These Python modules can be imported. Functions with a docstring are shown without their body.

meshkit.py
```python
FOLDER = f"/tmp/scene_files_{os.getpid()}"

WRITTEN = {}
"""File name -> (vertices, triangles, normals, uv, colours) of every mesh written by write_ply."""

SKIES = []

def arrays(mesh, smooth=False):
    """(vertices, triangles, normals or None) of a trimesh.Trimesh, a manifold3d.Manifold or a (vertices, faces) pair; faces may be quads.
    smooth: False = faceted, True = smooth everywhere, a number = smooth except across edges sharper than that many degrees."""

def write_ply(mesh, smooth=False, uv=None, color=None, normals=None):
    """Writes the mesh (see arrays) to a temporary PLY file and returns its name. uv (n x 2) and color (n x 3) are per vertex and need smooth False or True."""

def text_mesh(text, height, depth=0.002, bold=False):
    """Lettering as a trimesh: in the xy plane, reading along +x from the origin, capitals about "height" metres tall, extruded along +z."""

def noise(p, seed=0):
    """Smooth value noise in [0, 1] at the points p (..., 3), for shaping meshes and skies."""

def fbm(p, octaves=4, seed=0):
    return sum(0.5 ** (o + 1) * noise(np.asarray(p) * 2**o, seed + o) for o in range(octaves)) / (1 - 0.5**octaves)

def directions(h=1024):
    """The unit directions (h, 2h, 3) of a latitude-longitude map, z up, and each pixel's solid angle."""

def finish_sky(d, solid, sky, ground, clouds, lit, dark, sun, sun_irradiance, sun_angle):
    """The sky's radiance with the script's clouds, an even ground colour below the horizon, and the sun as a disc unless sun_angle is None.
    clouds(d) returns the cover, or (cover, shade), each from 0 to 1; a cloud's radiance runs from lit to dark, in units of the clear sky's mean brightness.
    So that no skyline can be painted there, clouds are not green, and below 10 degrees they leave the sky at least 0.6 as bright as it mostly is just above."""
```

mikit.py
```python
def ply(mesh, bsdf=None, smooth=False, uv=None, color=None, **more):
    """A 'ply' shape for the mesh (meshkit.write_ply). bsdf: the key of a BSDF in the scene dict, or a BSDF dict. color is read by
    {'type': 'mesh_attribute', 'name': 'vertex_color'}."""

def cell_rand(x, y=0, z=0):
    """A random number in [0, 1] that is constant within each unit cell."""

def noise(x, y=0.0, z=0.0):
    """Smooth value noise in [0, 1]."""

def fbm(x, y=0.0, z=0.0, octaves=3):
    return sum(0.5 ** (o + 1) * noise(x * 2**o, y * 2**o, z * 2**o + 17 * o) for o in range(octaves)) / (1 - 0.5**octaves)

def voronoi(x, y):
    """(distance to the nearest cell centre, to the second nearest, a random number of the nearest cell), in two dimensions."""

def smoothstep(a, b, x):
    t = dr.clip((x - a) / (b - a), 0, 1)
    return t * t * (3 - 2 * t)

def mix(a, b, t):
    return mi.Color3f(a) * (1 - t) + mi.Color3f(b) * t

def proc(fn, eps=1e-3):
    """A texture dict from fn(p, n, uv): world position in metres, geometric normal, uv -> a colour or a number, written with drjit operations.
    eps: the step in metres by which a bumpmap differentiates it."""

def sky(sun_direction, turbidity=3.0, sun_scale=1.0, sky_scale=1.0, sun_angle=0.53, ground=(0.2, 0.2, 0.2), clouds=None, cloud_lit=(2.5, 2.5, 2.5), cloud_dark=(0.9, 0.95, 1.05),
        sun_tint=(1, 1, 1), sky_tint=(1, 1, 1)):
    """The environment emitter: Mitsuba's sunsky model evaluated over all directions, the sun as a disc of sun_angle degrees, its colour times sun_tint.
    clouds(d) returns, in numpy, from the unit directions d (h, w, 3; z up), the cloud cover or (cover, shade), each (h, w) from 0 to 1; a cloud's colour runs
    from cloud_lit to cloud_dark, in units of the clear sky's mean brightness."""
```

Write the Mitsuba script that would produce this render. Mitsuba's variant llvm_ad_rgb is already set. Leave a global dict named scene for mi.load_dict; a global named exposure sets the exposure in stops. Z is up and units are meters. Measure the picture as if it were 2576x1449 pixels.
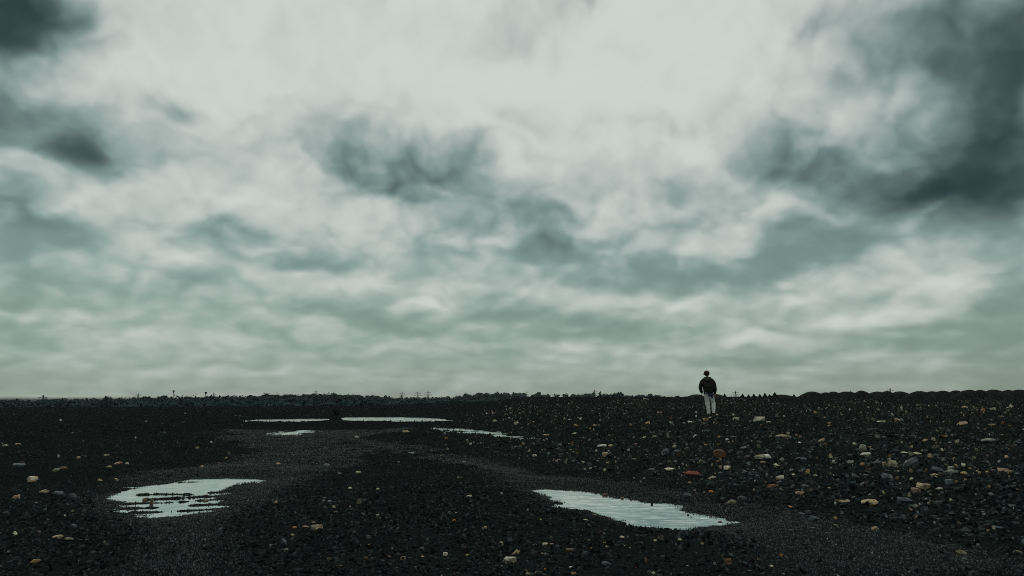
import math
import numpy as np, trimesh, manifold3d as m3, drjit as dr, mitsuba as mi
import mikit, meshkit
from meshkit import fbm, noise
from mikit import ply, proc, smoothstep
T = mi.ScalarTransform4f
rng = np.random.default_rng(7)
scene, labels = {}, {}

# ------------------------------------------------------------------ camera, sky, exposure
HC = 1.35                                   # lens height above the puddles, m
PITCH = math.radians(7.79)                  # the lens looks up a little
FOV = 65.0
CAM = np.array([0, 0, HC])
FWD = np.array([0, math.cos(PITCH), math.sin(PITCH)])
scene['camera'] = {'type': 'perspective', 'fov': FOV, 'fov_axis': 'x', 'near_clip': 0.05, 'far_clip': 9000.0,
                   'to_world': T().look_at(origin=CAM.tolist(), target=(CAM + FWD).tolist(), up=[0, 0, 1])}
exposure = 1.47
K = 6.0                                    # cloud brightness in units of the clear sky's mean
LIT, DARK, CLEAR = 0.90, 0.030, 0.30        # mean brightness of the whitest cloud, the darkest cloud and the gaps

# cloud masses: azimuth, elevation, half width, half height (degrees), tilt (degrees), how much darker (+) or lighter (-)
MASSES = [
    (-33.1, 22.2, 4.0, 2.3, 0, 0.75), (-31.9, 19.9, 2.4, 1.3, 10, 0.3), (-32.8, 23.2, 2.5, 1.3, 0, 0.25), (-31.3, 16.1, 4.1, 1.7, 16, 0.5), (-28.7, 14.8, 2.0, 1.0, 20, 0.3),
    (-26.8, 15.9, 3.5, 1.5, 0, 0.14), (-24.3, 18.5, 1.5, 0.7, 10, 0.22), (-8.1, 16.2, 7.0, 3.0, 0, 0.24), (-7.5, 14.8, 6.2, 1.4, -3, 0.24), (-4.6, 16.2, 3.8, 1.2, 0, 0.1),
    (-8.9, 13.5, 2.5, 0.8, 10, 0.16), (-12.6, 16.5, 3.3, 2.4, 0, 0.06), (1.5, 12.0, 3.8, 1.7, 28, 0.26), (3.8, 10.3, 2.0, 1.1, 30, 0.14), (-1.4, 10.7, 5.8, 2.3, 0, 0.16),
    (25.6, 13.6, 8.1, 2.2, 14, 0.4), (30.2, 10.9, 4.8, 1.8, 14, 0.5), (31.7, 14.0, 3.6, 3.6, 0, 0.42), (19.9, 15.4, 4.6, 1.3, 10, 0.16), (23.1, 12.5, 3.4, 1.3, 20, 0.2),
    (31.8, 21.3, 4.5, 3.9, 0, 0.42), (33.1, 15.9, 2.3, 4.7, 0, 0.36), (26.6, 21.6, 5.5, 3.1, 0, 0.2), (20.9, 24.2, 1.6, 1.2, 0, 0.2), (-0.1, 23.9, 2.8, 1.6, 0, 0.16),
    (6.3, 26.6, 1.5, 1.1, 0, 0.16), (0.6, 19.6, 2.4, 0.9, 15, 0.14), (-18.0, 9.7, 4.7, 1.2, 6, 0.3), (-20.1, 10.6, 2.3, 1.1, 0, 0.16), (-14.8, 9.3, 3.0, 1.0, 5, 0.2),
    (-30.2, 9.8, 3.7, 1.1, 10, 0.28), (-32.5, 8.6, 1.4, 0.7, 0, 0.3), (-31.8, 10.6, 2.7, 1.0, 5, 0.16), (-29.4, 7.6, 2.6, 1.0, 0, 0.14), (15.2, 8.3, 5.1, 0.9, 2, 0.34),
    (19.7, 9.6, 3.8, 1.6, 0, 0.22), (10.5, 7.8, 5.3, 1.1, 4, 0.22), (6.1, 8.7, 4.8, 1.7, 0, 0.16), (21.3, 10.8, 2.5, 1.1, 25, 0.14), (1.8, 10.2, 3.7, 0.8, 10, 0.16),
    (-7.8, 4.9, 3.9, 1.0, 8, 0.26), (-11.5, 5.8, 3.6, 0.9, 8, 0.22), (0.3, 5.8, 4.8, 0.8, 6, 0.26), (4.6, 4.8, 3.7, 0.8, 0, 0.16), (27.3, 3.5, 4.5, 0.7, 3, 0.26),
    (31.4, 4.3, 2.7, 1.4, 0, 0.3), (32.0, 1.0, 2.4, 2.8, 0, 0.26), (32.1, 7.2, 1.9, 1.9, 0, 0.22), (9.9, 4.3, 4.4, 0.6, 4, 0.2), (16.8, 2.4, 4.4, 0.6, 0, 0.14),
    (19.9, 4.5, 2.3, 0.7, 10, 0.18), (-19.9, 6.6, 4.5, 0.8, 0, 0.1), (-28.7, 6.3, 0.9, 0.5, 20, 0.22), (-24.4, 7.0, 3.8, 0.9, 0, 0.14), (-17.8, 4.3, 3.1, 0.5, 8, 0.12),
    (-31.8, 4.8, 2.3, 3.8, 0, 0.22), (-32.5, 12.0, 1.4, 1.7, 0, 0.1), (-31.1, 1.5, 2.3, 0.7, 5, 0.12), (-33.5, 16.6, 1.2, 6.9, 0, 0.16), (-0.2, 8.5, 6.9, 1.7, 0, 0.1),
    (11.7, 11.9, 5.5, 1.7, 0, 0.1), (24.6, 9.3, 5.2, 1.5, 0, 0.14), (27.0, 16.9, 3.7, 2.0, 20, 0.18), (-5.5, 20.9, 9.7, 3.7, 0, -0.2), (-19.1, 21.7, 5.3, 3.3, 0, -0.12),
    (12.1, 22.4, 7.4, 4.4, 0, -0.18), (0.1, 16.4, 0.9, 1.7, -20, -0.14), (13.5, 16.5, 1.9, 1.1, 0, -0.22), (26.8, 6.6, 3.0, 1.1, 0, -0.2), (29.7, 6.9, 1.7, 1.0, 0, -0.12),
    (2.6, 7.5, 2.6, 0.6, 10, -0.18), (27.6, 19.4, 1.2, 1.4, 0, -0.22), (24.1, 18.0, 2.0, 1.5, 0, -0.12), (-16.4, 7.6, 2.9, 0.8, 8, -0.12), (21.9, 4.7, 2.7, 0.9, -5, -0.22),
    (-29.9, 2.3, 2.3, 0.5, 5, -0.1), (-21.7, 2.2, 1.5, 0.5, 0, -0.1), (-22.1, 9.4, 1.0, 1.0, 0, -0.12), (13.9, 10.4, 4.3, 0.8, 0, -0.08), (-6.8, 8.4, 4.5, 0.8, 0, -0.12),
    (16.8, 3.9, 2.3, 0.5, -5, -0.14), (-4.8, 6.5, 4.0, 0.7, 8, -0.12), (30.6, 10.0, 3.4, 0.6, 14, -0.06), (22.4, 13.1, 1.5, 1.0, 0, -0.06), (-20.2, 12.8, 4.1, 1.6, 0, -0.1),
    (6.9, 6.7, 3.1, 0.8, 0, -0.1),
]


def clouds(d):
    hy = np.hypot(d[..., 0], d[..., 1]) + 1e-6
    az = np.degrees(np.arctan2(d[..., 0], d[..., 1]))
    el = np.maximum(np.degrees(np.arcsin(np.clip(d[..., 2], -1, 1))), 0)
    z = np.maximum(d[..., 2], 0)
    q = np.stack([d[..., 0] / hy * 2.6, d[..., 1] / hy * 2.6, np.log(z + .13) * 1.25], -1)
    w1, w2 = fbm(q * 2.2 + 11.3, 3, 5) - .5, fbm(q * 2.2 + 47.1, 3, 9) - .5
    w3, w4 = fbm(q * 8 + 3.3, 4, 15) - .5, fbm(q * 8 + 27.1, 4, 19) - .5
    sc = .4 + .6 * np.clip(el / 14, 0, 1)
    azw, elw = az + (1.6 * w1 + 2.8 * w3) * sc, el + (1.0 * w2 + 1.7 * w4) * sc
    t = .085 + .245 * np.exp(-(el / 11.) ** 1.8) + .05 * np.exp(-(el / 2.5) ** 2)
    m = 0
    for a, e, ra, re, rot, amp in MASSES:
        c, sn = math.cos(math.radians(rot)), math.sin(math.radians(rot))
        x, y = (azw - a) * c - (elw - e) * sn, (azw - a) * sn + (elw - e) * c
        y = np.where(y < 0, y * 1.5, y * .72)                 # flat bases, soft tops
        m = m + amp * np.exp(-.8 * ((x / ra) ** 2 + (y / re) ** 2) ** 1.45)
    back = np.clip((np.abs(az) - 33) / 8, 0, 1)               # the rest of the sky: the same broken overcast
    t = t + np.where(m < 0, .6, .95) * m + back * np.clip(1.3 * (fbm(q * 1.5 + 71, 3, 51) - .38), -.05, .5)
    ang, lift = np.radians(az), np.log(z + .13)

    def puffs(a, b):
        """Rounded heads of cloud at three sizes, 0 between them and 1 at their middles."""
        total = 0
        for o, (n, beta, wt) in enumerate(((54, 5.0, .46), (104, 9.6, .30), (216, 19., .24))):
            x, y = (a / (2 * np.pi)) * n, b * beta
            i, j = np.floor(x), np.floor(y)
            d2 = np.full(x.shape, 9.)
            for di in (-1, 0, 1):
                for dj in (-1, 0, 1):
                    ci, cj = (i + di) % n, j + dj
                    hsh = np.sin(ci * 127.1 + cj * 311.7 + o * 74.7) * 43758.5453
                    rx = hsh - np.floor(hsh)
                    hsh = np.sin(ci * 269.5 + cj * 183.3 + o * 31.3) * 28001.8384
                    ry = hsh - np.floor(hsh)
                    d2 = np.minimum(d2, (i + di + rx - x) ** 2 + (j + dj + ry - y) ** 2)
            total = total + wt * np.clip(1 - d2 * .95, 0, 1)
        return total

    wa, wb = ang + (.10 * w1 + .045 * w3) * sc, lift + (.10 * w2 + .17 * w4) * sc
    p0, p1 = puffs(wa, wb), puffs(wa - .012, wb + .055)
    n0 = fbm(q * 3.4 + 5, 5, 31)
    fine = fbm(q * 14 + 5, 4, 33) - .5
    g = np.clip(.30 + t * 1.3, 0, 1) * np.clip(.55 + el / 10, 0, 1)
    high = 1 - .2 * np.clip((el - 11) / 5, 0, 1)             # nearer clouds overhead are broader and smoother
    t = t + ((n0 - .5) * .36 + ((p1 - p0) * .64 + (.42 - p0) * .26) * high + fine * .27) * g
    t = .03 * np.logaddexp(0, t / .03)
    t = np.where(t > .5, .5 + .42 * np.tanh((t - .5) / .42), t)
    t = np.clip(t, 0, 1)
    t = t - .22 * np.clip((el - 26) / 34, 0, 1)               # an overcast sky is brightest overhead
    low = np.clip((11.9 - el) / 1.8, 0, 1)                      # far cloud bases are never as dark as near ones
    t = np.where(t > .25, t * (1 - low) + low * (.25 + .20 * np.tanh((t - .25) / .24)), t)
    S = (206 - t * 162) / 255
    lin = ((S + .055) / 1.055) ** 2.4
    k = .55 * np.exp(-((lin - CLEAR) / .16) ** 2) * np.clip(.55 + el / 20, 0, 1)
    k = np.minimum(k, .6 * lin / CLEAR)                       # thin cloud lets the sky behind it through
    return 1 - k, np.clip((LIT - (lin - k * CLEAR) / (1 - k)) / (LIT - DARK), 0, 1)


scene['sky'] = mikit.sky((-.35, .25, .9), turbidity=3, sun_scale=0.1, sun_angle=14, ground=(.012, .014, .014), clouds=clouds,
                         cloud_lit=tuple(K * LIT * np.array([.97, 1.035, .98])), cloud_dark=tuple(K * DARK * np.array([.48, 1.2, 1.32])), sky_tint=(.85, 1, .55), sun_tint=(.78, 1, 1.08))

# ------------------------------------------------------------------ materials
def mat(name, color, rough=.9, spec=.2, **more):
    scene[name] = {'type': 'twosided', 'bsdf': {'type': 'principled', 'base_color': color if isinstance(color, dict) else {'type': 'rgb', 'value': list(color)},
                                                'roughness': rough, 'specular': spec, **more}}


def bumped(name, color, fn, rough, spec, eps=1e-3):
    scene[name] = {'type': 'twosided', 'bsdf': {'type': 'bumpmap', 'arbitrary': proc(fn, eps), 'scale': 1.0,
                                                'bsdf': {'type': 'principled', 'base_color': color, 'roughness': rough, 'specular': spec}}}


VC = {'type': 'mesh_attribute', 'name': 'vertex_color'}


def mud_color(p, n, uv):
    a = mikit.fbm(p.x * 1.3, p.y * 1.3, 0, 3)
    b = mikit.noise(p.x * 38, p.y * 38, 3)
    c = .006 + .006 * a + .006 * b
    return mi.Color3f(c * .82, c * 1.03, c * 1.05)


def stone_bump(p, n, uv):
    return .004 * mikit.fbm(p.x * 45, p.y * 45, p.z * 45, 3)


def ripple(p, n, uv):
    w = mikit.noise(p.x * 3.5 + 4 * mikit.noise(p.x * .8, p.y * .8, 2), p.y * 9, 1)
    return .0022 * w + .0006 * mikit.noise(p.x * 11, p.y * 26, 4)


scene['mud_wet'] = {'type': 'twosided', 'bsdf': {'type': 'diffuse', 'reflectance': proc(mud_color)}}
mat('shale', VC, .8, .05)
mat('grit', VC, .32, .5)
bumped('rock', VC, stone_bump, .85, .25)
mat('slate_face', VC, .5, .3)
scene['water'] = {'type': 'twosided', 'bsdf': {'type': 'bumpmap', 'arbitrary': proc(ripple, 4e-3), 'scale': 1.0, 'bsdf': {
    'type': 'principled', 'base_color': {'type': 'rgb', 'value': [.62, .65, .635]}, 'metallic': 1.0, 'roughness': .04}}}
mat('leaves', VC, .9, .1)
mat('bark', (.03, .026, .02))
mat('steel', (.08, .085, .085), .7)
mat('stems', VC, .9, .1)

# ------------------------------------------------------------------ the lie of the land
# puddles: water level and outline in metres; ridges of a tyre print in the left puddle; strips of fine wet grit; foot of the stony bank
POOLS = {
    'left': (0.0, [(-5.55, 11.35),(-5.73, 12.02),(-5.67, 12.65),(-5.49, 13.24),(-5.37, 13.75),(-4.94, 14.02),(-4.48, 13.88),(-4.04, 13.55),(-4.09, 13.27),(-4.23, 12.94),(-4.29, 12.54),(-4.21, 12.02),(-4.07, 11.44),(-3.84, 10.84),(-3.68, 10.29),(-3.66, 10.04),(-3.7, 9.77),(-3.88, 9.51),(-4.1, 9.45),(-4.33, 9.61),(-4.61, 10.01),(-4.88, 10.44),(-5.09, 10.76),(-5.34, 11.05)]),
    'right': (0.0, [(0.3, 12.07),(0.49, 12.25),(0.88, 12.17),(1.18, 11.77),(1.45, 11.26),(1.74, 10.84),(2.07, 10.56),(2.07, 10.04),(2.28, 9.55),(2.43, 9.1),(2.19, 8.85),(1.79, 8.69),(1.66, 8.66),(1.42, 8.86),(1.18, 9.21),(0.93, 9.69),(0.67, 10.48),(0.45, 11.31)]),
    'farleft': (0.08, [(-15.06, 44.51),(-14.97, 47.3),(-14.09, 49.06),(-12.89, 49.99),(-11.28, 49.99),(-10.71, 46.88),(-11.04, 44.51),(-12.36, 43.05),(-13.62, 43.05)]),
    'farright': (0.08, [(-10.72, 50.47),(-10.67, 53.55),(-8.93, 54.1),(-6.16, 53.01),(-4.93, 50.96),(-3.33, 46.06),(-4.48, 44.13),(-6.15, 43.77),(-8.06, 44.88),(-9.48, 46.47)]),
    'streak': (0.0, [(-8.87, 31.08),(-9.19, 33.68),(-8.97, 34.51),(-8.34, 34.09),(-7.92, 32.51),(-8.07, 30.91),(-8.34, 29.92)]),
    'tiny': (0.0, [(-2.75, 20.26),(-2.67, 20.63),(-2.43, 20.63),(-2.23, 20.33),(-2.41, 19.97),(-2.6, 19.97)]),
    'narrow': (0.12, [(-2.84, 33.28),(-2.24, 33.28),(-1.53, 32.03),(-0.85, 30.15),(-0.36, 28.16),(0.15, 26.42),(0.64, 25.37),(1.36, 24.88),(1.62, 24.29),(1.08, 24.07),(0.38, 24.29),(-0.23, 25.89),(-0.99, 27.7),(-1.8, 29.97),(-2.36, 31.64)]),
}
LUGS = [
    ([(-5.22, 11.59), (-5.02, 11.67), (-4.55, 11.6)], 0.09),
    ([(-4.86, 11.02), (-4.58, 11.17), (-4.09, 11.43)], 0.05),
    ([(-4.9, 10.61), (-4.75, 10.68), (-4.55, 10.69)], 0.07),
    ([(-4.51, 10.72), (-4.26, 10.84), (-3.97, 11.05)], 0.045),
    ([(-4.73, 10.17), (-4.58, 10.21), (-4.39, 10.26)], 0.06),
    ([(-4.07, 10.44), (-3.91, 10.49), (-3.7, 10.59)], 0.07),
    ([(-4.5, 9.81), (-4.33, 9.83), (-4.19, 9.87)], 0.06),
    ([(-4.07, 9.91), (-3.85, 10.0), (-3.58, 10.15)], 0.05),
    ([(-4.33, 11.83), (-4.16, 11.91), (-4.14, 12.12)], 0.05),
    ([(-4.27, 12.79), (-4.16, 12.92), (-3.98, 13.19)], 0.05),
    ([(-5.35, 13.24), (-5.24, 13.29), (-5.07, 13.36)], 0.03),
    ([(-4.37, 13.12), (-4.19, 13.19), (-4.01, 13.24)], 0.03),
]
MUD = [
    [(3.99, 6.39),(4.19, 6.82),(3.76, 8.15),(3.1, 9.74),(2.25, 11.35),(1.33, 13.0),(0.44, 14.74),(-0.75, 17.67),(-1.84, 20.19),(-3.41, 24.36),(-5.34, 28.27),(-5.48, 25.69),(-3.44, 20.93),(-1.95, 17.67),(-0.78, 14.9),(0.01, 12.22),(0.56, 10.33),(1.13, 8.96),(1.63, 8.27),(1.97, 7.33),(2.17, 6.39)],
    [(-3.02, 6.11),(-3.37, 7.15),(-4.13, 8.64),(-5.51, 10.92),(-6.15, 12.88),(-6.32, 15.05),(-6.05, 17.14),(-6.35, 20.19),(-8.6, 25.69),(-11.81, 33.28),(-13.19, 40.48),(-9.92, 41.68),(-5.53, 39.34),(-3.7, 33.28),(-5.62, 29.76),(-5.12, 24.57),(-3.25, 21.74),(-3.22, 17.14),(-3.44, 13.49),(-3.44, 11.35),(-2.85, 8.9),(-2.44, 7.52),(-1.88, 6.11)],
    [(-17.6, 45.76),(-17.74, 56.93),(-12.02, 63.37),(-4.0, 59.34),(-1.57, 47.31),(-3.52, 42.96),(-8.13, 42.96),(-12.97, 41.68)],
]
BANK = [(4.14, 6.39),(4.19, 6.82),(3.76, 8.15),(3.1, 9.74),(2.25, 11.35),(1.35, 13.18),(0.45, 14.9),(-0.75, 17.67),(-1.91, 20.93),(-3.12, 26.92),(-3.7, 33.28),(-4.2, 45.76),(-4.39, 56.93)]


def sst(t):
    t = np.clip(t, 0, 1)
    return t * t * (3 - 2 * t)


def sdist(x, y, poly):
    """Signed distance to a closed outline, negative inside."""
    P = np.array(poly, float)
    d2, inside = np.full(np.shape(x), 1e9), np.zeros(np.shape(x), bool)
    for (ax, ay), (bx, by) in zip(P, np.roll(P, -1, 0)):
        ex, ey = bx - ax, by - ay
        t = np.clip(((x - ax) * ex + (y - ay) * ey) / (ex * ex + ey * ey + 1e-12), 0, 1)
        d2 = np.minimum(d2, (x - ax - t * ex) ** 2 + (y - ay - t * ey) ** 2)
        inside ^= ((ay > y) != (by > y)) & (x < (bx - ax) * (y - ay) / (by - ay + 1e-12) + ax)
    return np.where(inside, -1, 1) * np.sqrt(d2)


def line_dist(x, y, pts):
    d2 = np.full(np.shape(x), 1e9)
    for (ax, ay), (bx, by) in zip(pts[:-1], pts[1:]):
        ex, ey = bx - ax, by - ay
        t = np.clip(((x - ax) * ex + (y - ay) * ey) / (ex * ex + ey * ey), 0, 1)
        d2 = np.minimum(d2, (x - ax - t * ex) ** 2 + (y - ay - t * ey) ** 2)
    return np.sqrt(d2)


BX, BY = np.array(BANK).T
HUMPS = [(-.95, 13.9, 1.0, 2.2, .12), (-1.9, 17.5, 1.0, 2.5, .09), (-4.9, 16.5, .9, 3.0, .07), (-14.8, 34., 2.2, 3.0, .10), (-5.3, 36., 3.5, 3.0, .05), (-9.5, 14., 2.5, 3.5, .14),
         (-.7, 8.5, 1.5, 2.0, .06), (5.2, 11.6, 2.0, 1.6, .10), (9., 44., 6., 5., .12), (20., 60., 9., 6., .1), (-24., 75., 12., 7., .12)]


def mud_mask(x, y):
    s = np.min([sdist(x, y, m) for m in MUD], 0)
    wob = (fbm(np.stack([x * 1.1, y * .8, x * 0], -1), 3, 77) - .5) * 1.1
    return sst(.5 - (s + wob * np.clip(y / 12, .4, 2.)) / .7)


SKYLINE_NEAR = np.array([(0, -3), (100, -3), (250, 0), (420, 5), (520, 6), (620, 8), (700, 10), (780, 12), (850, 10), (930, 5), (990, 1), (1060, 1), (1150, 4), (1300, 5), (1560, 5), (1700, 5), (1900, 4), (2576, 4)], float)
SKYLINE_FAR = np.array([(0, -2), (700, 5), (780, 10), (840, 12), (900, 8), (960, 5), (1000, 1), (1100, 2), (1150, 6), (1180, 11), (1250, 12), (1300, 14), (1400, 13), (1500, 13), (1560, 9), (1610, 10), (1650, 8), (1720, 4), (2576, 0)], float)


def ridge(prof, x, y):
    """How high the wooded country rises at this bearing, as a slope above eye level."""
    u = 1288 + 2021.7 * np.tan(np.clip(np.arctan2(x, np.maximum(y, 1e-3)), -.7, .7))
    return np.interp(u, prof[:, 0], prof[:, 1]) / 2021.7


def base(x, y):
    """Height of the ground without its grain."""
    x, y = np.asarray(x, float), np.asarray(y, float)
    r = np.hypot(x, y)
    z = np.interp(y, [0, 6, 12, 30, 60, 120], [.16, .26, .45, .64, .68, .70]) * sst((x - np.interp(y, BY, BX)) / 7)
    z = z + .14 * sst((-x - 6.2 - y * .1) / 4) * np.exp(-(y / 30) ** 2)
    for hx, hy, sx, sy, h in HUMPS:
        z = z + h * np.exp(-((x - hx) / sx) ** 2 - ((y - hy) / sy) ** 2)
    z = z + (fbm(np.stack([x * .45, y * .45, x * 0], -1), 3, 3) - .5) * .07 + (fbm(np.stack([x * .06, y * .06, x * 0], -1), 2, 8) - .5) * np.clip(r / 60, 0, 1) * .16
    z = z + .74 * sst((r - 55) / 60) * sst((np.arctan2(x, np.maximum(y, 1e-3)) + .22) / .2)
    best, weight, level = np.full(x.shape, 1e9), np.zeros(x.shape), np.zeros(x.shape)
    for key, (zw, poly) in POOLS.items():                     # each point belongs to the basin it is nearest to
        P = np.array(poly)
        near = (x > P[:, 0].min() - 7) & (x < P[:, 0].max() + 7) & (y > P[:, 1].min() - 7) & (y < P[:, 1].max() + 7)
        if near.any():
            L, dep = {'left': (.55, .05), 'right': (.55, .05), 'tiny': (.5, .03), 'streak': (1.0, .04), 'narrow': (.9, .06)}.get(key, (1.2, .12))
            s = np.full(x.shape, 1e8)
            s[near] = sdist(x[near], y[near], poly)
            win = s / L < best
            best = np.where(win, s / L, best)
            weight = np.where(win, np.exp(-(np.clip(s / L, 0, 30) / 2.2) ** 2), weight)
            shore = np.clip(s, 0, 20) / L
            level = np.where(win, zw + np.where(s < 0, dep * np.tanh(s / L), dep * ((.75 if key in ('left', 'right') else .3) * shore + np.tanh(np.maximum(shore - .5, 0)))), level)
    z = z * (1 - weight) + level * weight
    lug = (x > -6.5) & (x < -2.5) & (y > 8.5) & (y < 15)
    if lug.any():
        up = np.zeros(lug.sum())
        for pts, w in LUGS:
            up = np.maximum(up, np.exp(-(line_dist(x[lug], y[lug], pts) / w) ** 2))
        up *= np.clip(.35 + 1.1 * fbm(np.stack([x[lug] / .12, y[lug] / .08, x[lug] * 0], -1), 2, 60), 0, 1)
        z[lug] = np.maximum(z[lug], z[lug] * (1 - up) + .020 * up)
    fall = sst((r - 135 - 25 * sst((x + 20) / 60)) / 170)
    zf = -14 + sst((r - 420) / 300) * np.maximum(0, np.maximum(1.35 + ridge(SKYLINE_NEAR, x, y) * np.minimum(r, 800) - 12, -13) + 14) * sst((1100 - r) / 250) \
        + sst((r - 1000) / 300) * np.maximum(0, 1.35 + ridge(SKYLINE_FAR, x, y) * np.minimum(r, 1400) - 13 + 14)
    return z * (1 - fall) + zf * fall


def grain(x, y, mud):
    r = np.hypot(x, y)
    p = np.stack([x, y, x * 0], -1)
    g = (fbm(p / .09, 3, 21) - .5) * .032 * (1 - .45 * mud) + (fbm(p / .45, 3, 22) - .5) * .06 * (1 - .75 * mud) * np.clip(r / 8, .5, 2.5)
    return g * np.clip(1.5 - r / 300, 0, 1)


def height(x, y):
    x, y = np.atleast_1d(np.asarray(x, float)), np.atleast_1d(np.asarray(y, float))
    return base(x, y) + grain(x, y, mud_mask(x, y))


def add(key, mesh, bsdf, label=None, category=None, group=None, kind=None, **more):
    scene[key] = ply(mesh, bsdf, **more)
    tag(key, label, category, group, kind)
    return key


def tag(key, label=None, category=None, group=None, kind=None):
    d = {k: v for k, v in dict(label=label, category=category, group=group, kind=kind).items() if v}
    if d:
        labels[key] = d


COUNT = {}


def numbered(name):
    n = COUNT[name] = COUNT.get(name, -1) + 1
    return name if n == 0 else f'{name}_{n:03d}'


# ground: one sheet, finest where the lens sees it
dep = [np.radians(np.linspace(80, 15.2, 60))]
a = np.arctan(HC / 5.)
dep.append(np.arange(a, np.arctan(HC / 8.), -.0010))
dep.append(np.arange(np.arctan(HC / 8.), np.arctan(HC / 14.6), -.00045))
dep.append(np.arange(np.arctan(HC / 14.6), np.arctan(HC / 70.), -.0009))
R = np.concatenate([HC / np.tan(np.concatenate(dep)), np.geomspace(71, 5200, 90)])
AZ = np.radians(np.concatenate([np.linspace(-180, -42, 40)[:-1], np.linspace(-42, 42, 820), np.linspace(42, 180, 40)[1:]]))
rr, aa = np.meshgrid(R, AZ, indexing='ij')
gx, gy = rr * np.sin(aa), rr * np.cos(aa)
gm = mud_mask(gx.ravel(), gy.ravel())
gz = base(gx.ravel(), gy.ravel()) + grain(gx.ravel(), gy.ravel(), gm)
V = np.stack([gx.ravel(), gy.ravel(), gz], 1)
nc = len(AZ)
i, j = np.meshgrid(np.arange(len(R) - 1), np.arange(nc - 1), indexing='ij')
q = np.stack([i * nc + j, i * nc + j + 1, (i + 1) * nc + j + 1, (i + 1) * nc + j], -1).reshape(-1, 4)
F = np.vstack([q[:, [0, 2, 1]], q[:, [0, 3, 2]]])
hub = len(V)
V = np.vstack([V, [[0, 0, V[:nc, 2].mean()]]])
F = np.vstack([F, np.stack([np.full(nc - 1, hub), np.arange(1, nc), np.arange(nc - 1)], 1)])
add('ground', (V, F), 'mud_wet', 'dark wet shale ground of the spoil tip running to the horizon', kind='structure', smooth=True)

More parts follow.
